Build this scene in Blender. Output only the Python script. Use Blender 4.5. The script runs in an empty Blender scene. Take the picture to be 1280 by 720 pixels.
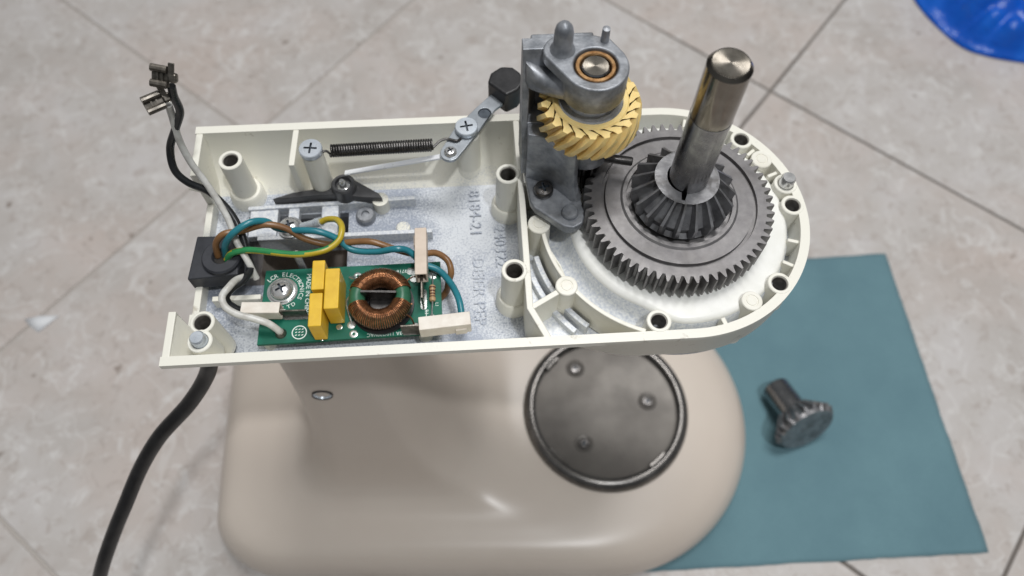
import bpy, bmesh, math, random
from math import sin, cos, pi, radians, hypot, atan2
from mathutils import Vector, Matrix, Euler, noise

random.seed(7)
S = bpy.context.scene
COL = S.collection
MM = 0.001

# ------------------------------------------------------------------ camera, world, light
cam = bpy.data.cameras.new('camera'); co = bpy.data.objects.new('camera', cam); COL.objects.link(co)
co.location = (-0.0750, -0.1547, 0.5294)
co.rotation_euler = (radians(26.904), radians(-0.671), radians(-3.5515))
cam.sensor_width = 36.0; cam.lens = 956.45 / 1280 * 36
cam.clip_start = 0.01; cam.clip_end = 50
cam.dof.use_dof = True; cam.dof.focus_distance = 0.275; cam.dof.aperture_fstop = 8.5
S.camera = co

W = bpy.data.worlds.new('World'); S.world = W; W.use_nodes = True
bg = W.node_tree.nodes['Background']; bg.inputs[0].default_value = (0.86, 0.93, 1.0, 1); bg.inputs[1].default_value = 0.27
wt = W.node_tree; tc_ = wt.nodes.new('ShaderNodeTexCoord'); sx_ = wt.nodes.new('ShaderNodeSeparateXYZ'); rp_ = wt.nodes.new('ShaderNodeValToRGB')
wt.links.new(tc_.outputs['Generated'], sx_.inputs[0]); wt.links.new(sx_.outputs[2], rp_.inputs[0]); wt.links.new(rp_.outputs[0], bg.inputs[0])
for el, (p_, c_) in zip([rp_.color_ramp.elements[0], rp_.color_ramp.elements[1], rp_.color_ramp.elements.new(.35)], ((0.0, (.20, .20, .21, 1)), (1.0, (.92, .97, 1.0, 1)), (.4, (.55, .58, .60, 1)))):
    el.position = p_; el.color = c_   # plain room: walls dimmer than the ceiling

def area(name, loc, target, sx, sy, power, col):
    l = bpy.data.lights.new(name, 'AREA'); l.shape = 'RECTANGLE'; l.size = sx; l.size_y = sy
    l.energy = power; l.color = col
    o = bpy.data.objects.new(name, l); COL.objects.link(o); o.location = loc
    o.rotation_euler = (Vector(target) - Vector(loc)).to_track_quat('-Z', 'Y').to_euler()
    return o
area('ceiling_tube_light', (0.15, 0.42, 1.9), (0, 0, 0.2), 0.7, 0.4, 16, (1.0, 0.985, 0.97))
area('ceiling_far_light', (0.26, -0.46, 1.9), (0, 0, 0.2), 0.08, 0.08, 10.5, (0.97, 0.985, 1.0))

S.view_settings.view_transform = 'Standard'; S.view_settings.look = 'None'
S.view_settings.exposure = 0.1; S.view_settings.gamma = 1.0; S.view_settings.use_curve_mapping = False
S.render.resolution_x = 1024; S.render.resolution_y = 576

# ------------------------------------------------------------------ materials
def srgb(r, g, b):
    f = lambda c: c / 12.92 if c <= 0.04045 else ((c + 0.055) / 1.055) ** 2.4
    return tuple(f(c / 255.0) for c in (r, g, b))

def nodes(name):
    m = bpy.data.materials.new(name); m.use_nodes = True
    nt = m.node_tree; b = nt.nodes['Principled BSDF']
    return m, nt, b
def nn(nt, typ, **kw):
    n = nt.nodes.new(typ)
    for k, v in kw.items():
        if k in n.inputs: n.inputs[k].default_value = v
        else: setattr(n, k, v)
    return n
def ramp(nt, fac, stops):
    r = nt.nodes.new('ShaderNodeValToRGB'); e = r.color_ramp.elements
    while len(e) < len(stops): e.new(0.5)
    for el, (p, c) in zip(e, stops):
        el.position = p; el.color = (*c, 1) if len(c) == 3 else c
    nt.links.new(fac, r.inputs[0]); return r.outputs[0]
def noise_tex(nt, scale, detail=4, rough=0.6, dist=0.0, vec=None):
    t = nn(nt, 'ShaderNodeTexNoise', Scale=scale, Detail=detail, Roughness=rough, Distortion=dist)
    if vec is None:
        tc = nt.nodes.new('ShaderNodeTexCoord'); vec = tc.outputs['Object']
    nt.links.new(vec, t.inputs['Vector']); return t.outputs[0]
def bump(nt, b, h, strength, dist=0.001):
    bp = nn(nt, 'ShaderNodeBump', Strength=strength, Distance=dist)
    nt.links.new(h, bp.inputs['Height']); nt.links.new(bp.outputs[0], b.inputs['Normal'])
def mixc(nt, fac, a, b_):
    m = nt.nodes.new('ShaderNodeMix'); m.data_type = 'RGBA'
    for s, v in ((m.inputs[0], fac), (m.inputs[6], a), (m.inputs[7], b_)):
        if hasattr(v, 'is_linked') or hasattr(v, 'links'): nt.links.new(v, s)
        elif isinstance(v, (int, float)): s.default_value = v
        else: s.default_value = (*v, 1)
    return m.outputs[2]

def pbr(name, c1, c2=None, rough=0.5, metal=0.0, scale=300, bmp=0.0, bscale=None, rvar=0.08, lo=0.35, hi=0.65, coat=0.0, aniso=False):
    m, nt, b = nodes(name)
    c2 = c2 or tuple(c * 0.8 for c in c1)
    n1 = noise_tex(nt, scale, 5, 0.6)
    nt.links.new(ramp(nt, n1, [(lo, c1), (hi, c2)]), b.inputs['Base Color'])
    n2 = noise_tex(nt, scale * 0.6, 3, 0.6)
    r = ramp(nt, n2, [(0.3, (max(rough - rvar, 0.02),) * 3), (0.7, (rough + rvar,) * 3)])
    nt.links.new(r, b.inputs['Roughness'])
    b.inputs['Metallic'].default_value = metal
    if coat: b.inputs['Coat Weight'].default_value = coat; b.inputs['Coat Roughness'].default_value = 0.08
    if bmp: bump(nt, b, noise_tex(nt, bscale or scale * 2, 3, 0.6), bmp)
    if aniso:
        b.inputs['Anisotropic'].default_value = 0.85
        t = nn(nt, 'ShaderNodeTangent', direction_type='RADIAL', axis='Z'); nt.links.new(t.outputs[0], b.inputs['Tangent'])
    return m

M = {}
M['cream'] = pbr('cream_enamel', srgb(233, 231, 221), srgb(226, 223, 210), 0.33, 0, 120, 0.04, 900)
def scuff(m_, scale, lo, hi, col, amt):
    nt_ = m_.node_tree; b_ = nt_.nodes['Principled BSDF']; src = b_.inputs['Base Color'].links[0].from_socket
    g_ = nt_.nodes.new('ShaderNodeNewGeometry')
    f_ = ramp(nt_, noise_tex(nt_, scale, 4, 0.65, 0.4, g_.outputs['Position']), [(lo, (0, 0, 0)), (hi, (amt,) * 3)])
    nt_.links.new(mixc(nt_, f_, src, col), b_.inputs['Base Color'])
scuff(M['cream'], 110, .66, .74, srgb(150, 138, 118), .5)
M['base_paint'] = pbr('cream_gloss_paint', srgb(214, 203, 191), srgb(210, 198, 186), 0.32, 0, 12, 0.0, rvar=0.04)
M['zinc_cast'] = pbr('cast_zinc', srgb(168, 171, 176), srgb(122, 126, 132), 0.42, 0.45, 160, 0.14, 700)
M['lever_zinc'] = pbr('dull_zinc_plating', srgb(172, 178, 184), srgb(146, 152, 158), 0.36, 0.7, 150)
M['zinc_plate'] = pbr('zinc_plating', srgb(214, 221, 228), srgb(196, 204, 213), 0.3, 0.5, 250)
M['rod_glare'] = pbr('rod_painted_glare', srgb(244, 246, 248), srgb(238, 240, 244), 0.3, 0.1, 250)  # near-white colour stands in for the reflection on the link rod
M['chrome'] = pbr('bright_steel', srgb(222, 222, 222), srgb(196, 196, 196), 0.2, 0.75, 250)
M['sintered'] = pbr('sintered_steel', srgb(134, 132, 132), srgb(118, 116, 117), 0.42, 0.6, 260, 0.06, 2500)
M['tooth_steel'] = pbr('forged_steel', srgb(158, 158, 160), srgb(128, 128, 131), 0.34, 0.65, 220, 0.08, 900)
M['shaft'] = pbr('ground_steel', srgb(150, 150, 150), srgb(132, 132, 134), 0.24, 1.0, 300)
M['shaft_bright'] = pbr('polished_steel', srgb(132, 126, 118), srgb(120, 114, 106), 0.15, 1.0, 200)  # base colour lowered to carry the reflection of a dark room
M['turned'] = pbr('turned_steel_face', srgb(200, 192, 180), srgb(170, 162, 150), 0.28, 1.0, 300, aniso=True)
M['bronze'] = pbr('sintered_bronze', srgb(205, 165, 118), srgb(150, 108, 68), 0.35, 0.85, 400)
M['nylon'] = pbr('yellow_nylon', srgb(240, 214, 148), srgb(232, 202, 130), 0.42, 0, 150)
M['nylon'].node_tree.nodes['Principled BSDF'].inputs['Subsurface Weight'].default_value = 0.15
M['nylon'].node_tree.nodes['Principled BSDF'].inputs['Subsurface Radius'].default_value = (0.003, 0.002, 0.001)
M['nylon'].node_tree.nodes['Principled BSDF'].inputs['Subsurface Scale'].default_value = 0.5
M['black'] = pbr('black_plastic', srgb(38, 38, 40), srgb(30, 30, 32), 0.38, 0, 300, 0.05)
M['crank_grey'] = pbr('charcoal_plastic', srgb(74, 74, 76), srgb(60, 60, 62), 0.42, 0, 300, 0.05)
scuff(M['tooth_steel'], 110, .48, .66, srgb(70, 66, 62), .65); scuff(M['sintered'], 45, .5, .72, srgb(92, 88, 85), .5)
scuff(M['zinc_cast'], 60, .5, .66, srgb(84, 84, 84), .6)
M['grommet'] = pbr('slate_black_rubber', srgb(52, 54, 60), srgb(44, 46, 51), 0.5, 0, 300, 0.05)
M['rubber'] = pbr('black_rubber', srgb(24, 24, 25), srgb(34, 34, 35), 0.36, 0, 200)
M['dark_metal'] = pbr('black_oxide_steel', srgb(104, 102, 101), srgb(74, 72, 71), 0.32, 0.9, 300)
M['bore'] = pbr('bare_bored_alloy', srgb(138, 134, 128), srgb(96, 92, 88), 0.45, 0.3, 300)
M['recess'] = pbr('dark_recess', srgb(82, 90, 98), srgb(60, 66, 74), 0.45, 0.5, 300)  # darker tone inside the screw crosses and the lever hole
M['gap_dark'] = pbr('painted_gap_shade', srgb(40, 36, 33), srgb(26, 24, 22), 0.5, 0.2, 200)  # dark colour painted in for the shade inside gaps and openings
M['cap_yellow'] = pbr('yellow_epoxy', srgb(228, 188, 52), srgb(216, 174, 44), 0.38, 0, 200, 0.05)
M['copper'] = pbr('enamelled_copper', srgb(172, 122, 86), srgb(112, 74, 50), 0.25, 0.8, 500)
M['core'] = pbr('green_ferrite', srgb(58, 112, 84), srgb(48, 98, 74), 0.4, 0, 200)
M['silk'] = pbr('white_silkscreen', srgb(232, 240, 236), srgb(222, 232, 226), 0.5, 0, 300)
M['solder'] = pbr('tin_solder', srgb(205, 208, 206), srgb(175, 178, 176), 0.25, 0.8, 500)
M['white_nylon'] = pbr('white_nylon', srgb(230, 224, 214), srgb(216, 207, 195), 0.45, 0, 200)
M['pink_nylon'] = pbr('aged_white_nylon', srgb(214, 198, 182), srgb(202, 185, 168), 0.45, 0, 200)
M['resistor'] = pbr('tan_resistor', srgb(190, 160, 120), srgb(170, 138, 100), 0.4, 0, 500)
M['band'] = pbr('resistor_band_paint', srgb(92, 48, 34), srgb(70, 40, 30), 0.45, 0, 500)
M['w_brown'] = pbr('brown_insulation', srgb(134, 98, 62), srgb(116, 82, 52), 0.33, 0, 120)
M['w_blue'] = pbr('blue_insulation', srgb(46, 128, 140), srgb(36, 112, 126), 0.3, 0, 120)
M['w_yellow'] = pbr('yellow_insulation', srgb(190, 168, 48), srgb(176, 152, 40), 0.32, 0, 120)
M['w_green'] = pbr('green_insulation', srgb(50, 138, 84), srgb(44, 124, 72), 0.32, 0, 120)
M['w_white'] = pbr('white_insulation', srgb(212, 212, 208), srgb(182, 180, 174), 0.36, 0, 200)
M['w_black'] = pbr('black_insulation', srgb(26, 28, 30), srgb(38, 40, 42), 0.3, 0, 200)
M['tin'] = pbr('dull_tinned_brass', srgb(136, 130, 122), srgb(92, 88, 82), 0.36, 0.9, 500)
M['paper'] = pbr('white_paper', srgb(226, 228, 230), srgb(214, 216, 220), 0.8, 0, 100)
M['plate'] = pbr('dimmed_stainless', srgb(112, 108, 103), srgb(92, 88, 84), 0.48, 0.45, 28, 0.02, 500)  # grey darkened in place of the dim surroundings the plate reflects
M['ring'] = pbr('stainless_ring', srgb(122, 119, 116), srgb(92, 90, 88), 0.27, 0.8, 60, rvar=0.02)

# die-cast floor of the housing: bare bluish alloy showing through thin cream overspray
m, nt, b = nodes('overspray_alloy')
big = noise_tex(nt, 26, 4, 0.6); fine = noise_tex(nt, 1300, 2, 0.6)
add = nn(nt, 'ShaderNodeMath', operation='MULTIPLY_ADD'); nt.links.new(fine, add.inputs[0]); add.inputs[1].default_value = 0.75; nt.links.new(big, add.inputs[2])
fac = ramp(nt, add.outputs[0], [(0.76, (0, 0, 0)), (1.06, (1, 1, 1))])
nt.links.new(mixc(nt, fac, srgb(142, 149, 162), srgb(204, 208, 213)), b.inputs['Base Color'])
mt = ramp(nt, add.outputs[0], [(0.7, (0.35,) * 3), (0.95, (0.05,) * 3)]); nt.links.new(mt, b.inputs['Metallic'])
b.inputs['Roughness'].default_value = 0.42; bump(nt, b, noise_tex(nt, 1500, 3, 0.6), 0.22)
M['overspray'] = m
m, nt, b = nodes('cream_overspray')
big = noise_tex(nt, 34, 4, 0.6); fine = noise_tex(nt, 1300, 2, 0.6)
add = nn(nt, 'ShaderNodeMath', operation='MULTIPLY_ADD'); nt.links.new(fine, add.inputs[0]); add.inputs[1].default_value = 0.6; nt.links.new(big, add.inputs[2])
fac = ramp(nt, add.outputs[0], [(0.62, (0, 0, 0)), (0.80, (1, 1, 1))])
nt.links.new(mixc(nt, fac, srgb(178, 182, 188), srgb(228, 226, 213)), b.inputs['Base Color'])
b.inputs['Roughness'].default_value = 0.38; bump(nt, b, noise_tex(nt, 1500, 3, 0.6), 0.12)
M['cream_thin'] = m
M['well_spray'] = pbr('thin_sprayed_alloy', srgb(186, 192, 202), srgb(224, 226, 226), 0.4, 0.08, 900, 0.12, 1500)
M['well_lightened'] = pbr('cream_enamel_lightened', srgb(240, 240, 236), srgb(233, 233, 227), 0.34, 0, 120, 0.04, 900)  # cream enamel painted lighter to offset the shading in the gear well
m, nt, b = nodes('cream_enamel_thinning')
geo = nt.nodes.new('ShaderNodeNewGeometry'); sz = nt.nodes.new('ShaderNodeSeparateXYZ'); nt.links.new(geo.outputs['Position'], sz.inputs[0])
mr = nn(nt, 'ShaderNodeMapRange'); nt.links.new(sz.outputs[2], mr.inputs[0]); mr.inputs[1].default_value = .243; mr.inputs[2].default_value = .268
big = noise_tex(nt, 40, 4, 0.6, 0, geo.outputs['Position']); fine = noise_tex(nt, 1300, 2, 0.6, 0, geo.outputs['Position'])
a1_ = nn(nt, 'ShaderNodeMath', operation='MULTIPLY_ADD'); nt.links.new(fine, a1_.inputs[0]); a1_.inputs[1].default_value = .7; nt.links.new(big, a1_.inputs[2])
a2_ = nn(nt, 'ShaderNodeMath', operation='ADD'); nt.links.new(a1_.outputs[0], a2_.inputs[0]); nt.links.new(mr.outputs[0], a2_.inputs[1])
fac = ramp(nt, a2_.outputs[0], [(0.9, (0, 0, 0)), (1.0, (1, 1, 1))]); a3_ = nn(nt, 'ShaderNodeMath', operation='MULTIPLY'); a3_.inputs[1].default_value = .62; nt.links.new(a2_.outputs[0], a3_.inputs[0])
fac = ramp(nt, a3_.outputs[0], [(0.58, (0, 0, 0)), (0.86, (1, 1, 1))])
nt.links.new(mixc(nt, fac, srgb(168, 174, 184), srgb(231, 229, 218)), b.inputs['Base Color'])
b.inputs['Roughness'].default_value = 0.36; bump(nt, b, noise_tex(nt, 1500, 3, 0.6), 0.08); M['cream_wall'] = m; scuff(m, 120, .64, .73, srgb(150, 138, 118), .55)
# printed circuit board
m, nt, b = nodes('green_solder_mask')
n1 = noise_tex(nt, 90, 3, 0.5)
nt.links.new(ramp(nt, n1, [(0.45, srgb(10, 88, 70)), (0.55, srgb(14, 102, 82))]), b.inputs['Base Color'])
b.inputs['Roughness'].default_value = 0.5; b.inputs['Specular IOR Level'].default_value = 0.3; M['pcb'] = m
# glazed floor tile: mottled grey beige with pale flecks, pinkish clouds, dark specks
m, nt, b = nodes('mottled_floor_tile')
geo = nt.nodes.new('ShaderNodeNewGeometry'); oi = nt.nodes.new('ShaderNodeObjectInfo')
sc = nn(nt, 'ShaderNodeVectorMath', operation='MULTIPLY_ADD')
cmb = nt.nodes.new('ShaderNodeCombineXYZ'); nt.links.new(oi.outputs['Random'], cmb.inputs[0]); nt.links.new(oi.outputs['Random'], cmb.inputs[1])
nt.links.new(cmb.outputs[0], sc.inputs[0]); sc.inputs[1].default_value = (7, 3, 0); nt.links.new(geo.outputs['Position'], sc.inputs[2])
V = sc.outputs[0]
c0 = ramp(nt, noise_tex(nt, 16, 7, 0.62, 0.6, V), [(0.33, srgb(181, 175, 170)), (0.5, srgb(191, 186, 182)), (0.68, srgb(199, 195, 193))])
pk = ramp(nt, noise_tex(nt, 7, 4, 0.6, 0.3, V), [(0.46, (0, 0, 0)), (0.68, (0.55,) * 3)])
c1 = mixc(nt, pk, c0, srgb(194, 179, 170))
wh = ramp(nt, noise_tex(nt, 42, 5, 0.7, 1.4, V), [(0.53, (0, 0, 0)), (0.66, (0.6,) * 3)])
c2 = mixc(nt, wh, c1, srgb(216, 214, 212))
vn = noise_tex(nt, 9, 3, 0.6, 1.0, V)
ab = nn(nt, 'ShaderNodeMath', operation='SUBTRACT'); nt.links.new(vn, ab.inputs[0]); ab.inputs[1].default_value = 0.5
ab2 = nn(nt, 'ShaderNodeMath', operation='ABSOLUTE'); nt.links.new(ab.outputs[0], ab2.inputs[0])
vv = ramp(nt, ab2.outputs[0], [(0.0, (0.3,) * 3), (0.012, (0, 0, 0))])
fl_ = ramp(nt, noise_tex(nt, 95, 4, 0.65, 0.8, V), [(0.34, (0.55,) * 3), (0.46, (0, 0, 0))])
c2 = mixc(nt, fl_, c2, srgb(168, 158, 151))
c3 = mixc(nt, vv, c2, srgb(218, 216, 214))
dk = ramp(nt, noise_tex(nt, 55, 2, 0.5, 0, V), [(0.70, (0, 0, 0)), (0.77, (0.8,) * 3)])
c4 = mixc(nt, dk, c3, srgb(122, 108, 98))
nt.links.new(c4, b.inputs['Base Color']); b.inputs['Roughness'].default_value = 0.42
bump(nt, b, noise_tex(nt, 60, 3, 0.6, 0, V), 0.05)
M['tile'] = m
m, nt, b = nodes('dusty_grout')
geo = nt.nodes.new('ShaderNodeNewGeometry'); sz = nt.nodes.new('ShaderNodeSeparateXYZ'); nt.links.new(geo.outputs['Position'], sz.inputs[0])
ad_ = nn(nt, 'ShaderNodeMath', operation='MULTIPLY_ADD'); nt.links.new(noise_tex(nt, 9, 3), ad_.inputs[0]); ad_.inputs[1].default_value = .7; nt.links.new(sz.outputs[0], ad_.inputs[2])
nt.links.new(ramp(nt, ad_.outputs[0], [(0.30, srgb(176, 170, 164)), (0.55, srgb(112, 106, 101))]), b.inputs['Base Color']); b.inputs['Roughness'].default_value = .85; M['grout'] = m
# teal cloth: fine woven sheet
m, nt, b = nodes('teal_cloth')
n1 = noise_tex(nt, 14, 5, 0.6)
wv = nn(nt, 'ShaderNodeTexNoise', Scale=700, Detail=2)
cA = ramp(nt, n1, [(0.35, srgb(96, 130, 140)), (0.65, srgb(106, 141, 150))])
fz = ramp(nt, noise_tex(nt, 1100, 2, 0.6), [(0.3, (0, 0, 0)), (0.7, (0.35,) * 3)])
nt.links.new(mixc(nt, fz, cA, srgb(84, 116, 126)), b.inputs['Base Color'])
b.inputs['Roughness'].default_value = 0.85; b.inputs['Sheen Weight'].default_value = 0.15
bump(nt, b, noise_tex(nt, 1100, 2, 0.6), 0.25, 0.0006); M['cloth'] = m
m, nt, b = nodes('blue_plastic_film')
nt.links.new(ramp(nt, noise_tex(nt, 30, 3), [(0.4, srgb(10, 84, 190)), (0.6, srgb(16, 98, 206))]), b.inputs['Base Color'])
b.inputs['Roughness'].default_value = 0.26; bump(nt, b, noise_tex(nt, 70, 4, 0.6, 0.5), 0.5, 0.004); M['bag'] = m

# ------------------------------------------------------------------ geometry helpers (millimetres, world coordinates)
class G:
    def __init__(s): s.v = []; s.f = []; s.mi = []
    def add(s, vs, fs, mi=0):
        o = len(s.v); s.v += [Vector(v) for v in vs]
        for f in fs: s.f.append([i + o for i in f]); s.mi.append(mi)
    def rings(s, rs, close=False, cap0=True, cap1=True, mi=0, cyc=True):
        n = len(rs[0]); vs = [p for r in rs for p in r]; fs = []
        k = len(rs)
        for a in range(k if close else k - 1):
            b_ = (a + 1) % k
            for i in range(n if cyc else n - 1):
                j = (i + 1) % n
                fs.append([a * n + i, a * n + j, b_ * n + j, b_ * n + i])
        if not close and cyc:
            if cap0: fs.append(list(range(n))[::-1])
            if cap1: fs.append([(k - 1) * n + i for i in range(n)])
        s.add(vs, fs, mi); return s
    def prism(s, pts, z0, z1, mi=0):
        return s.rings([[(x, y, z0) for x, y in pts], [(x, y, z1) for x, y in pts]], mi=mi)
    def box(s, x0, x1, y0, y1, z0, z1, mi=0):
        return s.prism([(x0, y0), (x1, y0), (x1, y1), (x0, y1)], z0, z1, mi)
    def obox(s, c, sz, M3=None, mi=0):
        a, b_, c_ = [q / 2 for q in sz]; M3 = M3 or Matrix.Identity(3)
        vs = [Vector(c) + M3 @ Vector((i * a, j * b_, k * c_)) for k in (-1, 1) for i, j in ((-1, -1), (1, -1), (1, 1), (-1, 1))]
        s.add(vs, [[3, 2, 1, 0], [4, 5, 6, 7], [0, 1, 5, 4], [1, 2, 6, 5], [2, 3, 7, 6], [3, 0, 4, 7]], mi); return s
    def lathe(s, prof, c=(0, 0), n=32, close=False, mi=0, M4=None):
        rs = []
        for r, z in prof:
            r = max(r, 0.001)
            rs.append([Vector((c[0] + r * cos(2 * pi * i / n), c[1] + r * sin(2 * pi * i / n), z)) for i in range(n)])
        if M4: rs = [[M4 @ p for p in r] for r in rs]
        return s.rings(rs, close=close, mi=mi)
    def tube(s, pts, r, n=10, smooth=6, mi=None, taper=None):
        P = catmull(pts, smooth) if smooth else [Vector(p) for p in pts]
        rs = []; T = (P[1] - P[0]).normalized()
        up = Vector((0, 0, 1)) if abs(T.z) < 0.9 else Vector((1, 0, 0))
        N = T.cross(up).normalized()
        for i, p in enumerate(P):
            T = (P[min(i + 1, len(P) - 1)] - P[max(i - 1, 0)]).normalized()
            N = (N - T * N.dot(T)).normalized(); B = T.cross(N)
            rr = taper(i / (len(P) - 1)) * r if taper else r
            rs.append([p + (N * cos(2 * pi * k / n) + B * sin(2 * pi * k / n)) * rr for k in range(n)])
        f0 = len(s.f); s.rings(rs)
        if mi:
            for a in range(len(P) - 1):
                for k in range(n): s.mi[f0 + a * n + k] = mi(a / len(P), k / n)
        return s

def catmull(pts, k):
    p = [Vector(q) for q in pts]; p = [p[0] * 2 - p[1]] + p + [p[-1] * 2 - p[-2]]; out = []
    for i in range(1, len(p) - 2):
        for j in range(k):
            t = j / k
            out.append(0.5 * ((2 * p[i]) + (p[i + 1] - p[i - 1]) * t + (2 * p[i - 1] - 5 * p[i] + 4 * p[i + 1] - p[i + 2]) * t * t + (3 * p[i] - p[i - 1] - 3 * p[i + 1] + p[i + 2]) * t ** 3))
    out.append(p[-2]); return out
def circ(cx, cy, r, n=32, a0=0, a1=2 * pi):
    return [(cx + r * cos(a0 + (a1 - a0) * i / n), cy + r * sin(a0 + (a1 - a0) * i / n)) for i in range(n)]
def hull(pts):
    pts = sorted(set((round(x, 4), round(y, 4)) for x, y in pts))
    def half(ps):
        h = []
        for p in ps:
            while len(h) >= 2 and (h[-1][0] - h[-2][0]) * (p[1] - h[-2][1]) - (h[-1][1] - h[-2][1]) * (p[0] - h[-2][0]) <= 0: h.pop()
            h.append(p)
        return h
    a, b_ = half(pts), half(pts[::-1]); return a[:-1] + b_[:-1]
def lerp(a, b_, t): return a + (b_ - a) * t
def sst(a, b_, x):
    t = max(0, min(1, (x - a) / (b_ - a))); return t * t * (3 - 2 * t)

OFF = {}
def mesh_of(g, off=(0, 0, 0), smooth=35):
    me = bpy.data.meshes.new('m'); o = Vector(off)
    me.from_pydata([tuple((v - o) * MM) for v in g.v], [], g.f)
    me.polygons.foreach_set('material_index', g.mi); me.validate(); me.update()
    bm = bmesh.new(); bm.from_mesh(me); bmesh.ops.recalc_face_normals(bm, faces=bm.faces); bm.to_mesh(me); bm.free()
    me.polygons.foreach_set('use_smooth', [True] * len(me.polygons)); me.set_sharp_from_angle(angle=radians(smooth))
    return me
def mats_on(me, mats):
    for k in (mats if isinstance(mats, (list, tuple)) else [mats]): me.materials.append(M[k])
def thing(name, label, cat, loc, group=None):
    o = bpy.data.objects.new(name, None); COL.objects.link(o); o.empty_display_size = 0.01
    o.location = Vector(loc) * MM; OFF[o.name] = Vector(loc)
    o['label'] = label; o['category'] = cat
    if group: o['group'] = group
    return o
def obj(name, g, mats, parent=None, bevel=0, smooth=35, label=None, seg=2, loc=None):
    off = OFF[parent.name] if parent else Vector(loc or (0, 0, 0))
    me = mesh_of(g, off, smooth); mats_on(me, mats); me.name = name
    o = bpy.data.objects.new(name, me); COL.objects.link(o)
    if parent: o.parent = parent
    else: o.location = off * MM
    OFF[o.name] = off
    if bevel:
        bv = o.modifiers.new('bevel', 'BEVEL'); bv.width = bevel * MM; bv.segments = seg; bv.limit_method = 'ANGLE'; bv.angle_limit = radians(40); bv.harden_normals = True
    if label: o['label'] = label
    return o
def tag(o, label, cat, group=None, kind=None):
    if kind: o['kind'] = kind
    if label: o['label'] = label
    if cat: o['category'] = cat
    if group: o['group'] = group
    return o
def boolean(o, cut, mat=None):
    """subtract the closed geometry in G cut (world mm) from mesh object o, for real holes"""
    cm = mesh_of(cut, OFF[o.name])
    if mat: mats_on(cm, mat)
    c = bpy.data.objects.new('cut', cm); COL.objects.link(c)
    c.parent = o.parent if o.parent else None
    if not o.parent: c.location = o.location
    bo = o.modifiers.new('b', 'BOOLEAN'); bo.operation = 'DIFFERENCE'; bo.object = c; bo.solver = 'EXACT'
    if mat: bo.material_mode = 'TRANSFER'
    keep = [(m_.width, m_.segments) for m_ in o.modifiers if m_.type == 'BEVEL']
    for m_ in [m_ for m_ in o.modifiers if m_.type == 'BEVEL']: o.modifiers.remove(m_)
    dg = bpy.context.evaluated_depsgraph_get(); dg.update()
    me = bpy.data.meshes.new_from_object(o.evaluated_get(dg), depsgraph=dg)
    o.modifiers.clear(); old = o.data; o.data = me
    bpy.data.objects.remove(c)
    me.polygons.foreach_set('use_smooth', [True] * len(me.polygons)); me.set_sharp_from_angle(angle=radians(35))
    for w, s_ in keep:
        bv = o.modifiers.new('bevel', 'BEVEL'); bv.width = w; bv.segments = s_; bv.limit_method = 'ANGLE'; bv.angle_limit = radians(40); bv.harden_normals = True

# cross-head screws: one mesh for each kind, a real recess cut in the head
SCREW = {}
def screw_mesh(kind):
    if kind in SCREW: return SCREW[kind]
    g = G(); mat = 'zinc_plate'
    if kind == 'cheese': g.lathe([(0, -6), (2.2, -6), (2.2, 0), (4.5, 0), (4.6, .2), (4.6, 2.0), (4.3, 2.35), (0, 2.4)], n=40); top, arm, wd, dp = 2.4, 2.6, .85, 1.2
    if kind == 'pan': g.lathe([(0, -4), (2, -4), (2, 0), (5.0, 0), (5.0, .6), (4.5, .7), (4.3, 1.4), (3.7, 2.2), (2.6, 2.8), (1.2, 3.1), (0, 3.15)], n=40); top, arm, wd, dp = 3.15, 2.2, .9, 1.3; mat = 'chrome'
    if kind == 'dark': g.lathe([(0, -6), (1.8, -6), (1.8, 0), (3.6, 0), (3.7, .3), (3.7, 2.2), (3.3, 2.9), (2.1, 3.3), (0, 3.4)], n=36); top, arm, wd, dp = 3.4, 2.1, .95, 1.6; mat = 'dark_metal'
    if kind == 'small': g.lathe([(0, -4), (1.4, -4), (1.4, 0), (2.6, 0), (2.5, .9), (1.8, 1.7), (0, 2.0)], n=28); top, arm, wd, dp = 2.0, 1.4, .6, 1.0; mat = 'chrome'
    if kind == 'plate': g.lathe([(0, -3), (2, -3), (3.6, 0), (3.6, .5), (3.0, 1.1), (0, 1.3)], n=28); top, arm, wd, dp = 1.3, 1.6, .9, 1.0; mat = 'dark_metal'
    o = obj('screw_source', g, mat)
    c = G().obox((0, 0, top), (arm * 2, wd, dp * 2)); boolean(o, c, 'recess')
    c = G().obox((0, 0, top), (wd, arm * 2, dp * 2)); boolean(o, c, 'recess')
    me = o.data; me.name = 'screw'; bpy.data.objects.remove(o)
    SCREW[kind] = me; return me
def screw(kind, loc, parent, rz=0.3, tilt=None, name='screw', label=None):
    o = bpy.data.objects.new(name, screw_mesh(kind)); COL.objects.link(o); o.parent = parent
    o.location = (Vector(loc) - OFF[parent.name]) * MM; o.rotation_euler = tilt or (0, 0, rz)
    if label: o['label'] = label
    return o

def toothed(n, r_root, r_tip, cx, cy, ph=0, frac=(0.0, 0.22, 0.36, 0.64, 0.78)):
    out = []
    for i in range(n):
        for k, f in enumerate(frac):
            a = 2 * pi * (i + f) / n + ph; r = (r_root, r_root, r_tip, r_tip, r_root)[k]
            out.append((r, a))
    return out
def ringpts(spec, cx, cy, z, r=None, da=0, dr=0):
    return [Vector((cx + ((r if r is not None else q[0]) + dr) * cos(q[1] + da), cy + ((r if r is not None else q[0]) + dr) * sin(q[1] + da), z)) for q in spec]

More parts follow.
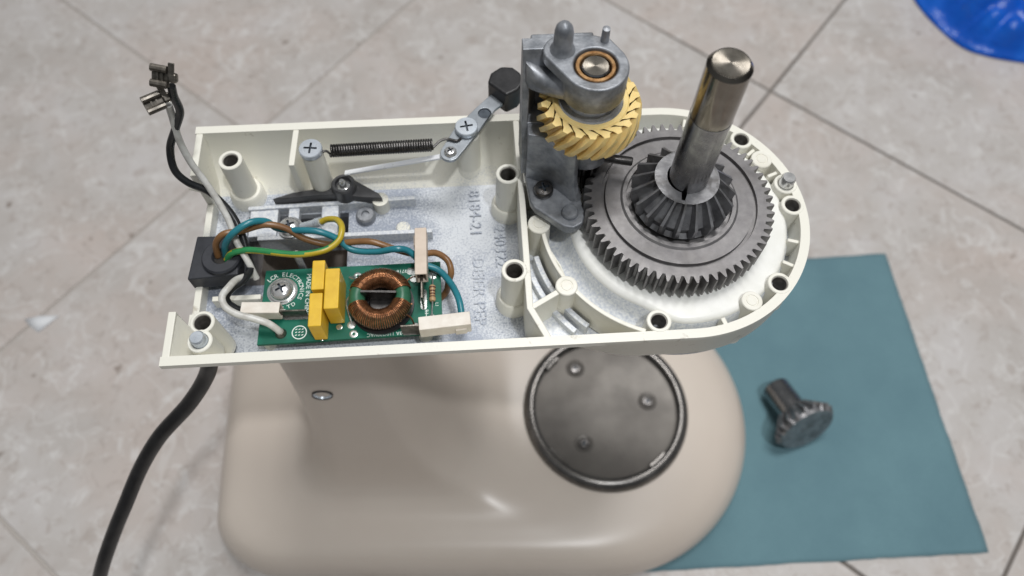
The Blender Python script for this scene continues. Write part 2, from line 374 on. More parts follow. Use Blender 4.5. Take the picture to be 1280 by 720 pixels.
def text_mesh(body, size, h=0.06):
    cu = bpy.data.curves.new('t', 'FONT'); cu.body = body; cu.size = size * MM; cu.extrude = h * MM / 2
    cu.align_x = 'CENTER'; cu.align_y = 'CENTER'; cu.resolution_u = 2
    o = bpy.data.objects.new('t', cu); COL.objects.link(o)
    dg = bpy.context.evaluated_depsgraph_get(); dg.update()
    me = bpy.data.meshes.new_from_object(o.evaluated_get(dg), depsgraph=dg)
    bpy.data.objects.remove(o); return me
def lettering(body, size, loc, rz, mat, parent, name='printed_lettering', h=0.06, sx=1.0):
    me = text_mesh(body, size, h); me.materials.clear(); me.materials.append(M[mat])
    o = bpy.data.objects.new(name, me); COL.objects.link(o); o.parent = parent
    o.location = (Vector(loc) - OFF[parent.name]) * MM; o.rotation_euler = (0, 0, rz); o.scale = (sx, 1, 1)
    return o

# ------------------------------------------------------------------ floor
TH = 48.4174; SP = 324.4
n1 = Vector((cos(radians(TH)), sin(radians(TH)))); n2 = Vector((-n1.y, n1.x))
g = G().prism([(-1500, -900), (1500, -900), (1500, 1500), (-1500, 1500)], -12, -1.3)
floor = tag(obj('floor', g, 'grout'), None, None, kind='structure')
GAP = 2.6
tg = G().box(-(SP - GAP) / 2, (SP - GAP) / 2, -(SP - GAP) / 2, (SP - GAP) / 2, -11, 0)
tile_me = mesh_of(tg); mats_on(tile_me, 'tile')
for i in range(-4, 3):
    for j in range(-3, 4):
        a = 350.3 + (i + .5) * SP; b_ = 54.5 + (j + .5) * SP
        p = n1 * a + n2 * b_
        if not (-1000 < p.x < 1000 and -500 < p.y < 1050): continue
        t = bpy.data.objects.new('tile', tile_me); COL.objects.link(t); t.parent = floor
        t.location = (p.x * MM, p.y * MM, 0); t.rotation_euler = (0, 0, radians(TH))
        bv = t.modifiers.new('bevel', 'BEVEL'); bv.width = .0007; bv.segments = 2

# ------------------------------------------------------------------ cloth under the mixer
g = G(); nx, ny = 70, 60; vs = []
for j in range(ny + 1):
    for i in range(nx + 1):
        u, v = i / nx, j / ny
        x = lerp(lerp(-95, -60, v), lerp(251.5, 247, v), u); y = lerp(lerp(-99, -101.5, u), lerp(122, 126.5, u), v)
        if i == nx: x += 1.1 * noise.noise(Vector((0, v * 9, 3))) + .5 * noise.noise(Vector((4, v * 40, 3)))
        if j == 0: y += 1.0 * noise.noise(Vector((u * 12, 0, 8))) + .5 * noise.noise(Vector((u * 50, 2, 8)))
        if j == ny: y += .8 * noise.noise(Vector((u * 14, 0, 5)))
        z = .55 + max(0, 1.1 * noise.noise(Vector((x * .012, y * .012, 1))) + .2 * noise.noise(Vector((x * .04, y * .04, 2)))) * sst(100, 120, hypot(x, y))
        e = min(1 - u, v, 1 - v); z += (1 - sst(0, .03, e)) * .7 * max(0, noise.noise(Vector((u * 7, v * 7, 9))))
        vs.append((x, y, z))
g.add(vs, [[j * (nx + 1) + i, j * (nx + 1) + i + 1, (j + 1) * (nx + 1) + i + 1, (j + 1) * (nx + 1) + i] for j in range(ny) for i in range(nx)])
cloth = tag(obj('cloth', g, 'cloth', smooth=180), 'flat teal cloth sheet spread on the tiles under the mixer', 'cloth')
so = cloth.modifiers.new('thick', 'SOLIDIFY'); so.thickness = .0005; so.offset = -1

# ------------------------------------------------------------------ stand mixer: base
mixer = thing('stand_mixer', 'cream stand mixer with its top cover off, open gearbox on a glossy base', 'mixer', (0, 0, 0.6))
def stadium(L, R, hw, rr, n=120, front=None):
    """outline by angle index: front end half-ellipse reaching x=R, back end rounded corners reaching x=L"""
    pts = []
    fr = front or hw; xc = R - fr
    k = n // 4
    for i in range(2 * k): # front half from -90 to +90
        a = -pi / 2 + pi * i / (2 * k); pts.append((xc + fr * cos(a), hw * sin(a)))
    # back: from (xc,hw) to (L+rr,hw), corner, side, corner, back to (xc,-hw)
    m_ = k // 2
    q = []
    for i in range(m_): q.append((lerp(xc, L + rr, i / m_), hw))
    for i in range(k // 2): a = pi / 2 + pi / 2 * i / (k // 2); q.append((L + rr + rr * cos(a), hw - rr + rr * sin(a)))
    h = q; pts += h
    pts += [(x, -y) for x, y in [(L, 0)] + h[::-1]]
    # resample evenly by arclength in each half for stable correspondence
    return pts
colprof = [(0, 0.6, .6), (-.012, 5, 5), (-.014, 12, 12), (.0, 21, 21), (.035, 30, 30), (.10, 37.5, 37.5), (.2, 41.2, 41.2), (.36, 42.6, 42.6), (.55, 44.5, 43.6), (.72, 52, 47), (.84, 72, 58), (.92, 105, 84), (.965, 140, 120), (.99, 180, 168), (1.0, 215, 212), (1.0, 236, 236)]
ob = [(x, y * (1 - .135 * max(0, min(1, (-x - 20) / 215)))) for x, y in stadium(-253, 100, 101, 44)]; oc = stadium(-170, -112, 31, 16, front=20)
prof = catmull(colprof, 4)
rs = []
for q in prof:
    s_, z0, zf = q
    r = []
    for (bx, by), (cx, cy) in zip(ob, oc):
        fw = sst(-.2, .75, (bx + 0) / 100.0)
        # straight in plan for the front, a little fuller toward the rear of the column
        x, y = lerp(bx, cx, s_), lerp(by, cy, s_)
        z = lerp(z0, zf, fw)
        d = hypot(x, y)
        if z > 43.2: z = lerp(43.2 + .02 * (z - 43.2), z, sst(54, 100, d))
        r.append((x, y, z))
    rs.append(r)
g = G().rings(rs, cap0=True, cap1=False)
body = obj('base', g, 'base_paint', mixer, smooth=60)
ss = body.modifiers.new('sub', 'SUBSURF'); ss.levels = 1; ss.render_levels = 1
# hinge pin seen in the side of the column
g = G().lathe([(0, -4), (4.4, -4), (4.4, .1), (3.7, .1), (3.4, -.9), (0, -.9)], n=28, M4=Matrix.Translation((-152.6, -32.0, 185)) @ Matrix.Rotation(radians(86), 4, 'X'))
obj('hinge_pin', g, 'zinc_plate', mixer)
g = G().lathe([(4.3, .35), (4.9, .3), (4.9, -2), (4.3, -2)], n=28, close=True, M4=Matrix.Translation((-152.6, -32.0, 185)) @ Matrix.Rotation(radians(86), 4, 'X'))
obj('pin_bush', g, 'black', mixer)
# bowl clamp plate
PC = (2.0, -2.0)
g = G().lathe([(0, 41.5), (50.2, 41.5), (50.2, 44.2), (46, 44.0), (44, 43.4), (0, 43.4)], PC, n=80)
plate = obj('bowl_clamp_plate', g, 'plate', mixer)
g = G().lathe([(47.6, 42.5), (47.8, 46.5), (46.6, 48.4), (47.0, 49.4), (48.8, 50.0), (51.2, 49.6), (53.2, 47.6), (54.2, 45), (54.4, 42.0)], PC, n=96, close=True)
obj('clamp_ring', g, 'ring', plate, smooth=50)
for a0, a1 in ((62, 100), (128, 142), (212, 232), (300, 316)):   # inward bayonet lips
    ps = [(PC[0] + 48.6 * cos(radians(lerp(a0, a1, i / 10))), PC[1] + 48.6 * sin(radians(lerp(a0, a1, i / 10)))) for i in range(11)]
    ps += [(PC[0] + 45.4 * cos(radians(lerp(a1, a0, i / 10))), PC[1] + 45.4 * sin(radians(lerp(a1, a0, i / 10)))) for i in range(11)]
    obj('bayonet_lip', G().prism(ps, 47.2, 48.9), 'ring', plate, bevel=.4)
for x, y in ((-15.1, 27.6), (30.4, 1.8), (-14.6, -24.2)):
    g = G().lathe([(3.7, 43.0), (5.6, 43.0), (6.2, 43.5), (5.6, 43.9), (4.2, 43.6), (3.7, 43.2)], (x, y), n=28, close=True)
    obj('screw_dimple', g, 'plate', plate)
    screw('plate', (x, y, 43.5), plate, rz=x)

# ------------------------------------------------------------------ stand mixer: gearbox housing
SEC = {'nose': [(0, 280), (0, 277.2), (-.3, 276.6), (-.6, 264), (-3.4, 257), (-9, 251), (-9, 254), (-6, 257), (-4.2, 262), (-3.5, 280)],
       'front': [(0, 280), (0, 277.2), (-.9, 276.4), (-7.6, 262), (-11, 255), (-19, 245), (-19, 248), (-14, 254), (-10.4, 262), (-3.5, 280)],
       'back': [(0, 280), (0, 277.2), (-.7, 276.4), (-4.2, 264), (-9, 254), (-18, 246), (-18, 251.5), (-11.5, 257), (-4.0, 273.6), (-3.5, 280)]}
path = []
for i in range(22): path.append((lerp(-188, 0, i / 22), 52, 0, 1, 'back'))
for i in range(61):
    a = pi / 2 - pi * i / 60; path.append((52 * cos(a), 52 * sin(a), cos(a), sin(a), 'nose'))
for i in range(1, 45): path.append((lerp(0, -188, i / 44), -52, 0, -1, 'front'))
rs = []
for x, y, nx_, ny_, k in path:
    w = {'nose': 0., 'front': 0., 'back': 0.}
    if k == 'nose': w['nose'] = 1
    elif k == 'front': t = sst(0, 1, (-x - 18) / 32); w['front'] = t; w['nose'] = 1 - t
    else: t = sst(0, 1, (-x - 5) / 40); w['back'] = t; w['nose'] = 1 - t
    sec = [(sum(w[q] * SEC[q][i][0] for q in w), sum(w[q] * SEC[q][i][1] for q in w)) for i in range(10)]
    rs.append([(x + nx_ * o, y + ny_ * o, z) for o, z in sec])
g = G().rings(rs)
housing = obj('gearbox_housing', g, 'cream_wall', mixer, bevel=.45, smooth=40)
HOLES = [(-12.4, -44.7), (34.4, -32.1), (47.0, 1.5), (33.3, 34.0)]
DOWEL = [(46.4, 11.4)]
cut = G()
for x, y in HOLES: cut.lathe([(0, 259), (3.0, 259), (3.15, 290), (0, 290)], (x, y), n=28)
for x, y in DOWEL: cut.lathe([(0, 259), (3.2, 259), (3.2, 290), (0, 290)], (x, y), n=28)
boolean(housing, cut)
def hp(name, g, mat='cream_wall', bevel=.4, smooth=35, label=None): return obj(name, g, mat, housing, bevel=bevel, smooth=smooth, label=label)
# cast floor, with the open well down into the column
fl = [(-186, -138, 9.5, 42), (-138, -57, -40, 44), (-186, -174, -40, 9.5), (-174, -138, -40, -8)]
g = G()
xs = [-187, -172, -130, -2]; ys = [-37, -8, 24.9, 41]
top = {}
for z in (253.0, 249):
    for i, x in enumerate(xs):
        for j, y in enumerate(ys): top[(i, j, z)] = (x, y, z)
keys = list(top); idx = {k: i for i, k in enumerate(keys)}; fs = []
for i in range(3):
    for j in range(3):
        if i == 1 and j == 1: continue
        for z in (253.0, 249): fs.append([idx[(i, j, z)], idx[(i + 1, j, z)], idx[(i + 1, j + 1, z)], idx[(i, j + 1, z)]])
def sidef(a, b_): fs.append([idx[(*a, 253.0)], idx[(*b_, 253.0)], idx[(*b_, 249)], idx[(*a, 249)]])
for i in range(3): sidef((i, 0), (i + 1, 0)); sidef((i, 3), (i + 1, 3))
for j in range(3): sidef((0, j), (0, j + 1)); sidef((3, j), (3, j + 1))
sidef((1, 1), (2, 1)); sidef((1, 2), (2, 2)); sidef((1, 1), (1, 2)); sidef((2, 1), (2, 2))
g.add([top[k] for k in keys], fs)
floor_in = hp('cast_floor', g, 'overspray', bevel=0)
g = G().lathe([(0, 243), (38, 243), (43.5, 246), (44.5, 252), (44, 254), (0, 254)], n=72)
hp('planetary_cover', g, 'cream', bevel=0)
# round gear well
def well_ring(r, z, k):
    out = []
    for i in range(120):
        a = 2 * pi * i / 120; dg_ = math.degrees(a)
        w_ = sst(150, 182, dg_) * (1 - sst(243, 268, dg_)); rr = r - k * w_
        out.append(Vector((rr * cos(a), rr * sin(a), z)))
    return out
hp('gear_well', G().rings([well_ring(10, 257, 0), well_ring(49.2, 257, 0), well_ring(49.2, 262, 0), well_ring(44.0, 264, 3), well_ring(44.6, 275.9, 4.2), well_ring(43.6, 277.1, 4.2), well_ring(42.4, 277.6, 4.2), well_ring(10, 277.7, 0)]), 'well_lightened', bevel=0, smooth=60)
hp('well_step', G().rings([well_ring(49.3, 257.5, 0), well_ring(49.3, 268.2, 0), well_ring(47.2, 268.0, .5), well_ring(46.4, 268.8, 2.6), well_ring(45.7, 271.2, 3.9), well_ring(45.0, 275.2, 4.2), well_ring(44.5, 275.8, 4.2), well_ring(43.5, 274.8, 4.2), well_ring(43, 262, 4), well_ring(44, 257.6, 0)], close=True), 'well_spray', bevel=0, smooth=60)
# thin circular wall on the divider side
def arc_wall(r0, r1, a0, a1, z0, z1, n=40):
    rs = []
    for i in range(n + 1):
        a = radians(lerp(a0, a1, i / n)); c, s_ = cos(a), sin(a)
        rs.append([(r0 * c, r0 * s_, z0), (r1 * c, r1 * s_, z0), (r1 * c, r1 * s_, z1), (r0 * c, r0 * s_, z1)])
    return G().rings(rs)
hp('arc_rib', arc_wall(50.3, 52.0, 178, 250, 263, 279.6), 'cream')
hp('pocket_floor', G().prism([(-57.2, 16), (-57.2, -36), (-51, -42.2), (-26, -42.2), (-40, -20), (-46, 16)], 255, 262.4), 'well_spray')
hp('arc_ledge', arc_wall(53.2, 55.4, 190, 228, 258, 269.0), 'well_spray')
hp('arc_ledge', arc_wall(56.6, 58.9, 197, 225, 258, 265.8), 'well_spray')
hp('arc_rib', arc_wall(50.3, 52.0, 95, 178, 256, 270), 'cream')
# divider wall
def strip(pts, w, z0, z1, zb=None):
    L, R = [], []
    for i, p in enumerate(pts):
        a = Vector(pts[max(i - 1, 0)]); b2 = Vector(pts[min(i + 1, len(pts) - 1)]); d = (b2 - a).normalized(); nrm = Vector((-d.y, d.x))
        p = Vector(p); L.append(p + nrm * w / 2); R.append(p - nrm * w / 2)
    zb = zb or [z0] * len(pts)
    rs = [[(l.x, l.y, q), (r.x, r.y, q), (r.x, r.y, z1), (l.x, l.y, z1)] for l, r, q in zip(L, R, zb)]
    return G().rings(rs)
hp('divider_wall', strip([(-57.9, 49.5), (-57.9, 10), (-58.2, -33), (-58.2, -36.6), (-55.4, -42.7), (-52.6, -48.8)], 2.5, 246, 279.8, [262, 246, 248, 252, 261, 273]))
hp('rib', strip([(-147.6, 49.2), (-148.4, 31)], 2.4, 247, 279.7))
hp('rib', strip([(-44.5, -29), (-57.6, -36.4)], 2.2, 247, 279.5))
for y in (17.5, -2.0): hp('rib', strip([(-57, y), (-51, y)], 1.6, 250, 279))
hp('rib', strip([(-50.8, -4.5), (-48.9, -13), (-45.6, -20), (-44, -26)], .8, 262, 279.2))
hp('rib', strip([(-16, 49), (-15.5, 44.5)], 1.6, 261, 279.4)); hp('rib', strip([(12.5, -48.8), (11.2, -44.0)], 1.8, 261, 278.6))
for a in (-17, 0 - 30, 38, 60, 75, 22): hp('rib', strip([(48.8 * cos(radians(a)), 48.8 * sin(radians(a))), (44.2 * cos(radians(a)), 44.2 * sin(radians(a)))], 1.5, 261, 278.4))
# bosses
def boss(x, y, ro, ri, zt=280.2, zb=247, collar=None, deep=None, mat='cream_wall', n=32):
    deep = deep or zt - 24
    g = G().lathe([(0, zb), (ro + .5, zb), (ro, zt - .3), (ro - .3, zt), (ri + .2, zt), (ri, zt - .3), (ri - .25, deep), (0, deep)], (x, y), n=n)
    b_ = hp('boss', g, mat, bevel=0)
    if ri > 2.5: hp('bore', G().lathe([(0, deep), (ri - .02, deep), (ri + .02, zt - .7), (ri - .25, zt - .7), (ri - .4, deep + .4), (0, deep + .4)], (x, y), n=n), 'bore', bevel=0)
    if collar: hp('boss_collar', G().lathe([(ro, zb), (collar + .6, zb), (collar, 258.4), (collar - .9, 259.6), (ro, 259.8)], (x, y), n=n), mat, bevel=0)
    return b_
boss(-172.5, 34.6, 4.7, 3.1, collar=7.0); boss(-62.7, 22.1, 4.8, 3.3, collar=6.8); boss(-62.9, -21.3, 4.8, 3.3, collar=6.8)
boss(-175.1, -36.0, 4.4, 3.1, zb=257); boss(-175.1, -43.2, 4.4, 3.0, zt=280.05, zb=268.5, deep=270)
for x, y in HOLES: boss(x, y, 4.5, 3.0, zt=280.12, zb=266, deep=266.4)
for x, y in DOWEL: boss(x, y, 4.6, 3.1, zt=280.22, zb=266, deep=270)
for x, y, r in ((22.6, -38.7, 3.9), (-44.2, -28.8, 4.1), (-52.2, -1.8, 4.3), (39.4, 23.7, 4.2)):   # solid bosses with ejector ring
    hp('solid_boss', G().lathe([(0, 250), (r + .3, 250), (r, 280.0), (r - .3, 280.3), (2.4, 280.3), (2.25, 280.05), (2.0, 280.05), (1.85, 280.28), (0, 280.28)], (x, y), n=32), 'cream', bevel=0)
hp('dowel_pin', G().lathe([(0, 268), (2.85, 268), (2.85, 283.8), (2.3, 284.6), (0, 284.7)], DOWEL[0], n=28), 'chrome', bevel=0)
hp('dowel_pin', G().lathe([(0, 268), (2.75, 268), (2.75, 282.6), (2.2, 283.4), (0, 283.5)], (-175.1, -43.2), n=28), 'zinc_plate', bevel=0)
boss(-139.7, 34.3, 4.3, 2.2, zt=283.2, zb=246); boss(-78.0, 43.6, 4.9, 2.2, zt=279.4, zb=246, collar=5.6)
# left end wall, notched for the leads
hp('end_wall', G().box(-187.8, -185, 28, 48.9, 246, 279.7)); hp('end_wall', G().box(-187.8, -185, -24, 28, 248, 259.5))
g = G().rings([[(x, -48.9, 271), (x, -40, 260), (x, -31, 254), (x, -31, 279.75), (x, -48.9, 279.75)] for x in (-187.8, -185)]); hp('end_wall', g)
hp('end_wall', G().box(-187.7, -185.1, -31.2, -23.8, 252, 262))
g = G().rings([[(-185.2, -48.6, 279), (-185.2, -48.6, 272), (-178, -48.6, 272)], [(-185.2, -31.4, 279), (-185.2, -31.4, 258), (-182, -33.5, 258)]]); hp('gusset', g)
hp('guide_pin', G().lathe([(0, -5), (1.5, -5), (1.5, 4), (0, 4.2)], n=16, M4=Matrix.Translation((-188, 30, 268)) @ Matrix.Rotation(radians(-60), 4, 'Y')), 'cream_thin', bevel=0)
# cast rails under the speed control
hp('rail', strip([(-171, 25.6), (-130, 26.6), (-101.5, 27.4)], 1.8, 247, 258.6), 'well_spray'); hp('rail', strip([(-166, 10.9), (-94.5, 10.9)], 2.0, 247, 258.4), 'well_spray')
hp('deck', G().prism([(-170, 12.0), (-158.5, 12.0), (-158.5, 24.9), (-170, 24.6)], 254, 257.9), 'well_spray')
hp('deck', G().prism([(-154.2, 12.0), (-149.8, 12.0), (-149.8, 25.2), (-154.2, 25.1)], 254, 257.7), 'well_spray')
hp('deck', G().prism([(-140.5, 12.0), (-133.5, 12.0), (-133.5, 25.7), (-140.5, 25.5)], 254, 257.8), 'well_spray')
hp('deck', G().prism([(-158.4, 12.1), (-140.6, 12.1), (-140.6, 17.2), (-158.4, 17.2)], 253, 257.2), 'well_spray')
hp('guide_boss', G().lathe([(0, 246), (4.2, 246), (4.0, 255.5), (3.4, 256.2), (1.7, 256.2), (1.5, 255.2), (0, 255.2)], (-122.6, 21.8), n=28), 'zinc_cast', bevel=0)
hp('solid_boss', G().lathe([(0, 246), (3.0, 246), (2.9, 257.2), (2.5, 257.6), (0, 257.7)], (-106.6, 13.6), n=24), 'cream_thin', bevel=0)
hp('post', G().lathe([(0, 232), (1.5, 232), (1.4, 259), (0, 259.4)], (-149.5, 2.5), n=16), 'cream_thin', bevel=0)
hp('well_wall', G().box(-130.2, -128.6, -8, 25, 228, 250), 'zinc_cast'); hp('well_wall', G().box(-173.6, -172, -8, 25, 228, 250), 'zinc_cast')
hp('well_wall', G().box(-172, -130.3, 24.8, 26.2, 228, 250), 'zinc_cast'); hp('well_wall', G().box(-172, -130.3, -9.2, -8, 228, 250), 'zinc_cast')
# board stand-offs
for x, y in ((-153, -16), (-98, -22), (-98, -34), (-158, -34)): hp('standoff', G().lathe([(0, 246), (3, 246), (2.6, 260.2), (0, 260.2)], (x, y), n=20), 'cream_thin', bevel=0)
hp('board_ledge', G().box(-181, -162, -17.2, -15.0, 247, 259), 'cream')
# raised casting marks on the floor, running toward the front wall
lettering('240322', 7.0, (-66.9, 4.6, 253.12), radians(-90), 'overspray', housing, 'raised_lettering', h=1.3, sx=.95)
lettering('8184-21', 7.0, (-76.8, 21.5, 253.12), radians(-90), 'overspray', housing, 'raised_lettering', h=1.3)
lettering('DEIER PEP', 7.0, (-76.6, -15.5, 253.12), radians(-90), 'overspray', housing, 'raised_lettering', h=.7)
# strain relief of the cord
g = G().prism([(-187.2, 8.4), (-170.5, 7.8), (-169.2, -9.8), (-188.6, -11.0)], 258, 266.4)
hp('strain_relief', g, 'grommet', bevel=.7, label='square black strain relief block clipped in the end wall')
hp('strain_relief_collar', G().lathe([(3.0, 264), (7.6, 264), (7.6, 267.8), (7.0, 268.5), (3.6, 268.5), (3.0, 267.5)], (-176.0, -2.4), n=36, close=True), 'grommet', bevel=0)
hp('strain_relief_shade_plug', G().lathe([(0, 262), (3.1, 262), (3.1, 266.8), (0, 266.8)], (-176.0, -2.4), n=24), 'gap_dark', bevel=0)  # solid dark plug stands in for the shaded opening

# ------------------------------------------------------------------ main drive gear with shaft
drive = thing('drive_gear', 'large grey toothed wheel with a cone-shaped wheel and tall bright shaft on top', 'gear', (0, 0, 277.6))
N = 62; sp = toothed(N, 32.8, 35.6, 0, 0, ph=.03, frac=(0.0, .16, .42, .6, .86))
g = G()
g.rings([ringpts(sp, 0, 0, 280, r=8), ringpts(sp, 0, 0, 280), ringpts(sp, 0, 0, 289.7), ringpts(sp, 0, 0, 290, dr=-.25),
         ringpts(sp, 0, 0, 290.02, r=29.2), ringpts(sp, 0, 0, 288.3, r=29.1), ringpts(sp, 0, 0, 288.3, r=27.7), ringpts(sp, 0, 0, 290.02, r=27.6),
         ringpts(sp, 0, 0, 290.05, r=22.0), ringpts(sp, 0, 0, 290.7, r=21.2), ringpts(sp, 0, 0, 290.7, r=19.8), ringpts(sp, 0, 0, 288, r=19.6), ringpts(sp, 0, 0, 288, r=8)], close=True)
obj('spur_gear', g, 'sintered', drive, smooth=30)
obj('lower_hub', G().lathe([(0, 277.6), (12, 277.6), (12, 281), (0, 281)], n=40), 'sintered', drive)
nb = 19; fr = (0.0, .26, .41, .59, .74)
def bevel_rings(nb, rb, rt, zb, zt, dep0, dep1, twist, steps=7):
    ux, uz = rt - rb, zt - zb; L = hypot(ux, uz); nxr, nz = uz / L, -ux / L      # outward normal of the cone
    out = []
    for k in range(steps):
        s_ = k / (steps - 1); r0 = lerp(rb, rt, s_); z0 = lerp(zb, zt, s_); d = lerp(dep0, dep1, s_); ring = []
        for i in range(nb):
            for q, f in enumerate(fr):
                dd = 0 if q in (2, 3) else d
                a = 2 * pi * (i + f) / nb + twist * s_
                r = r0 - nxr * dd; z = z0 - nz * dd; ring.append(Vector((r * cos(a), r * sin(a), z)))
        out.append(ring)
    return out
br = bevel_rings(nb, 19.0, 12.0, 297.6, 303.8, 4.2, 2.4, .05)
spec = [(1, atan2(p.y, p.x)) for p in br[0]]; spec2 = [(1, atan2(p.y, p.x)) for p in br[-1]]
low = [Vector((p.x * .97, p.y * .97, 291.6)) for p in br[0]]
notch = lambda a: 10.2 if abs(((a - radians(252) + pi) % (2 * pi)) - pi) < .13 else 7.15
g = G()
inn = [Vector((notch(a) * cos(a), notch(a) * sin(a), 304.3)) for _, a in spec2]; inn2 = [Vector((p.x, p.y, 299)) for p in inn]
flat = [Vector((11.6 * cos(a), 11.6 * sin(a), 304.2)) for _, a in spec2]
g.rings([ringpts(spec, 0, 0, 290.2, r=8), ringpts(spec, 0, 0, 290.2, r=17.4), low] + br + [flat, inn, inn2], cap0=False, cap1=False)
obj('bevel_gear', g, 'tooth_steel', drive, smooth=28)
obj('collar', G().lathe([(7.35, 297), (8.4, 297), (8.4, 299.2), (7.35, 299.2)], n=36, close=True), 'gap_dark', drive)
SX, SY = .4, -.1
obj('shaft', G().lathe([(0, 285), (7.0, 285), (7.0, 338.4), (6.75, 338.7), (0, 338.7)], (SX, SY), n=56), 'shaft', drive)
obj('shaft_tip', G().lathe([(0, 338.5), (6.9, 338.5), (6.95, 339), (6.95, 360.2), (5.9, 361.6), (5.6, 361.65), (0, 361.5)], (SX, SY), n=56), 'shaft_bright', drive)
tf = G().lathe([(0, 361), (5.5, 361), (5.5, 361.72), (0, 361.6)], n=56)
tfo = bpy.data.objects.new('shaft_end_face', mesh_of(tf)); mats_on(tfo.data, 'turned'); COL.objects.link(tfo); tfo.parent = drive; tfo.location = (SX * MM, SY * MM, -277.6 * MM)

# ------------------------------------------------------------------ worm gear bracket
AX, AY = -35.0, 18.4
br_t = thing('worm_gear_bracket', 'grey cast bracket screwed beside the big gear, carrying a yellow worm gear', 'bracket', (-45, 8, 280))
flange = [(-56.6, 19), (-55.4, 4.5), (-54.0, 1.6), (-43.5, -7.2), (-40.0, -8.0), (-36.4, -6.0), (-35.2, -2.0), (-36.2, 6), (-38.0, 12), (-40, 22), (-56, 24)]
fo = obj('flange', G().prism(flange, 282.4, 286.2), 'zinc_cast', br_t, bevel=.8)
obj('flange_foot', G().prism([(-55.6, 18), (-54.6, 5), (-53.2, 2.4), (-43.2, -6.2), (-40.0, -6.8), (-37.2, -5.2), (-36.2, -2.0), (-37, 6), (-41, 20)], 279.9, 282.3), 'zinc_cast', br_t, bevel=.5)
screw('dark', (-50.0, 8.6, 286.3), br_t, rz=.2, label='dark pan head screw')
obj('rivet', G().lathe([(0, 285.5), (3.2, 285.5), (3.1, 287.5), (2.7, 288.0), (0, 288.1)], (-40.9, -1.6), n=28), 'zinc_cast', br_t)
# lower web: curved plate facing the front
pts = [(-56.2, 15.6), (-51.0, 14.0), (-47.0, 11.6), (-43.6, 8.2), (-41.0, 5.2), (-38.6, 4.6), (-37.0, 6.4), (-37.4, 10.0), (-41, 14.5), (-45, 20), (-56.2, 22)]
g = G(); rs = []
for z, gx in ((286.0, 1.12), (289, 1.0), (294, .94), (302, .9), (312, .88)):
    c = (-49, 17); rs.append([(c[0] + (x - c[0]) * gx if x > -50 else x, c[1] + (y - c[1]) * gx, z) for x, y in pts])
g.rings(rs); obj('web', g, 'zinc_cast', br_t, bevel=.5, smooth=50)
# left wall with the window for the gear
g = G().rings([[(-58.0, yf, z), (-45.0, yf, z), (-45.0, 32, z), (-58.0, 32, z)] for z, yf in ((286, 17.6), (300, 17.8), (342, 27.0))])
pw = obj('side_wall', g, 'zinc_cast', br_t, bevel=.6)
boolean(pw, G().lathe([(0, 312.6), (20.2, 312.6), (20.2, 328.6), (0, 328.6)], (AX - 1, AY), n=48))
obj('back_wall', G().box(-55, -34, 34.6 - 5.0, 34.0, 286, 341.8), 'zinc_cast', br_t, bevel=.7)
# upper arm: hull of side wall, pin lobe and bearing boss
arm_o = hull(circ(AX, AY, 10.9, 40) + circ(-45.2, 25.4, 6.3, 28) + [(-34, 31.4), (-29, 29.6)])
obj('bearing_arm', G().prism(arm_o, 338.6, 343.0), 'zinc_cast', br_t, bevel=.7)
g = G().lathe([(7.3, 331.2), (10.5, 331.2), (10.9, 332), (10.9, 340), (7.3, 340)], (AX, AY), n=56, close=True)
obj('bearing_boss', g, 'zinc_cast', br_t, bevel=.3)
# fairing from the wall to the boss
rs = []
for t in [i / 12 for i in range(13)]:
    x = lerp(-56.8, -42.0, t); yc = lerp(27.5, 17.5, t ** .8); h = lerp(3.5, 5.2, t); zt = lerp(338.0, 339, t) - 3.0 * sin(pi * t); zb = lerp(325.5, 330.6, t)
    ring = []
    for k in range(12):
        a = 2 * pi * k / 12; ring.append((x, yc + h * (abs(cos(a)) ** .7) * (1 if cos(a) > 0 else -1), (zt + zb) / 2 + (zt - zb) / 2 * (abs(sin(a)) ** .7) * (1 if sin(a) > 0 else -1)))
    rs.append(ring)
obj('fairing', G().rings(rs), 'zinc_cast', br_t, smooth=60)
# cut the bearing opening through the arm
boolean([o for o in br_t.children if o.name.startswith('bearing_arm')][0], G().lathe([(0, 330), (7.25, 330), (7.25, 350), (0, 350)], (AX, AY), n=48))
obj('locating_pin', G().lathe([(0, 342.5), (4.4, 342.5), (4.1, 343.4), (3.25, 343.9), (3.1, 350.8), (2.7, 352.6), (1.7, 353.9), (0, 354.4)], (-45.2, 25.4), n=28), 'zinc_cast', br_t, smooth=60)
obj('peg', G().lathe([(0, 342.5), (1.45, 342.5), (1.3, 348.2), (0, 348.6)], (-31.0, 28.6), n=16), 'zinc_cast', br_t)
obj('bushing', G().lathe([(5.1, 331), (6.75, 331), (6.75, 341.9), (6.4, 342.4), (5.4, 342.4), (5.1, 342.0)], (AX, AY), n=48, close=True), 'bronze', br_t)
obj('gap_shade_ring', G().lathe([(4.3, 330.9), (7.28, 330.9), (7.28, 339.6), (4.3, 339.6)], (AX, AY), n=48, close=True), 'gap_dark', br_t)  # solid dark ring, painted shade for the gaps around the bushing
wsh = obj('worm_shaft', G().lathe([(0, 281), (4.6, 281), (4.6, 342.1), (4.2, 342.5), (0, 342.5)], (AX, AY), n=40), 'shaft', br_t)
tf = G().lathe([(0, 342), (4.15, 342), (4.15, 342.58), (0, 342.56)], n=40)
tfo = bpy.data.objects.new('shaft_end_face', mesh_of(tf)); mats_on(tfo.data, 'turned'); COL.objects.link(tfo); tfo.parent = br_t
tfo.location = ((AX + 45) * MM, (AY - 8) * MM, -280 * MM)
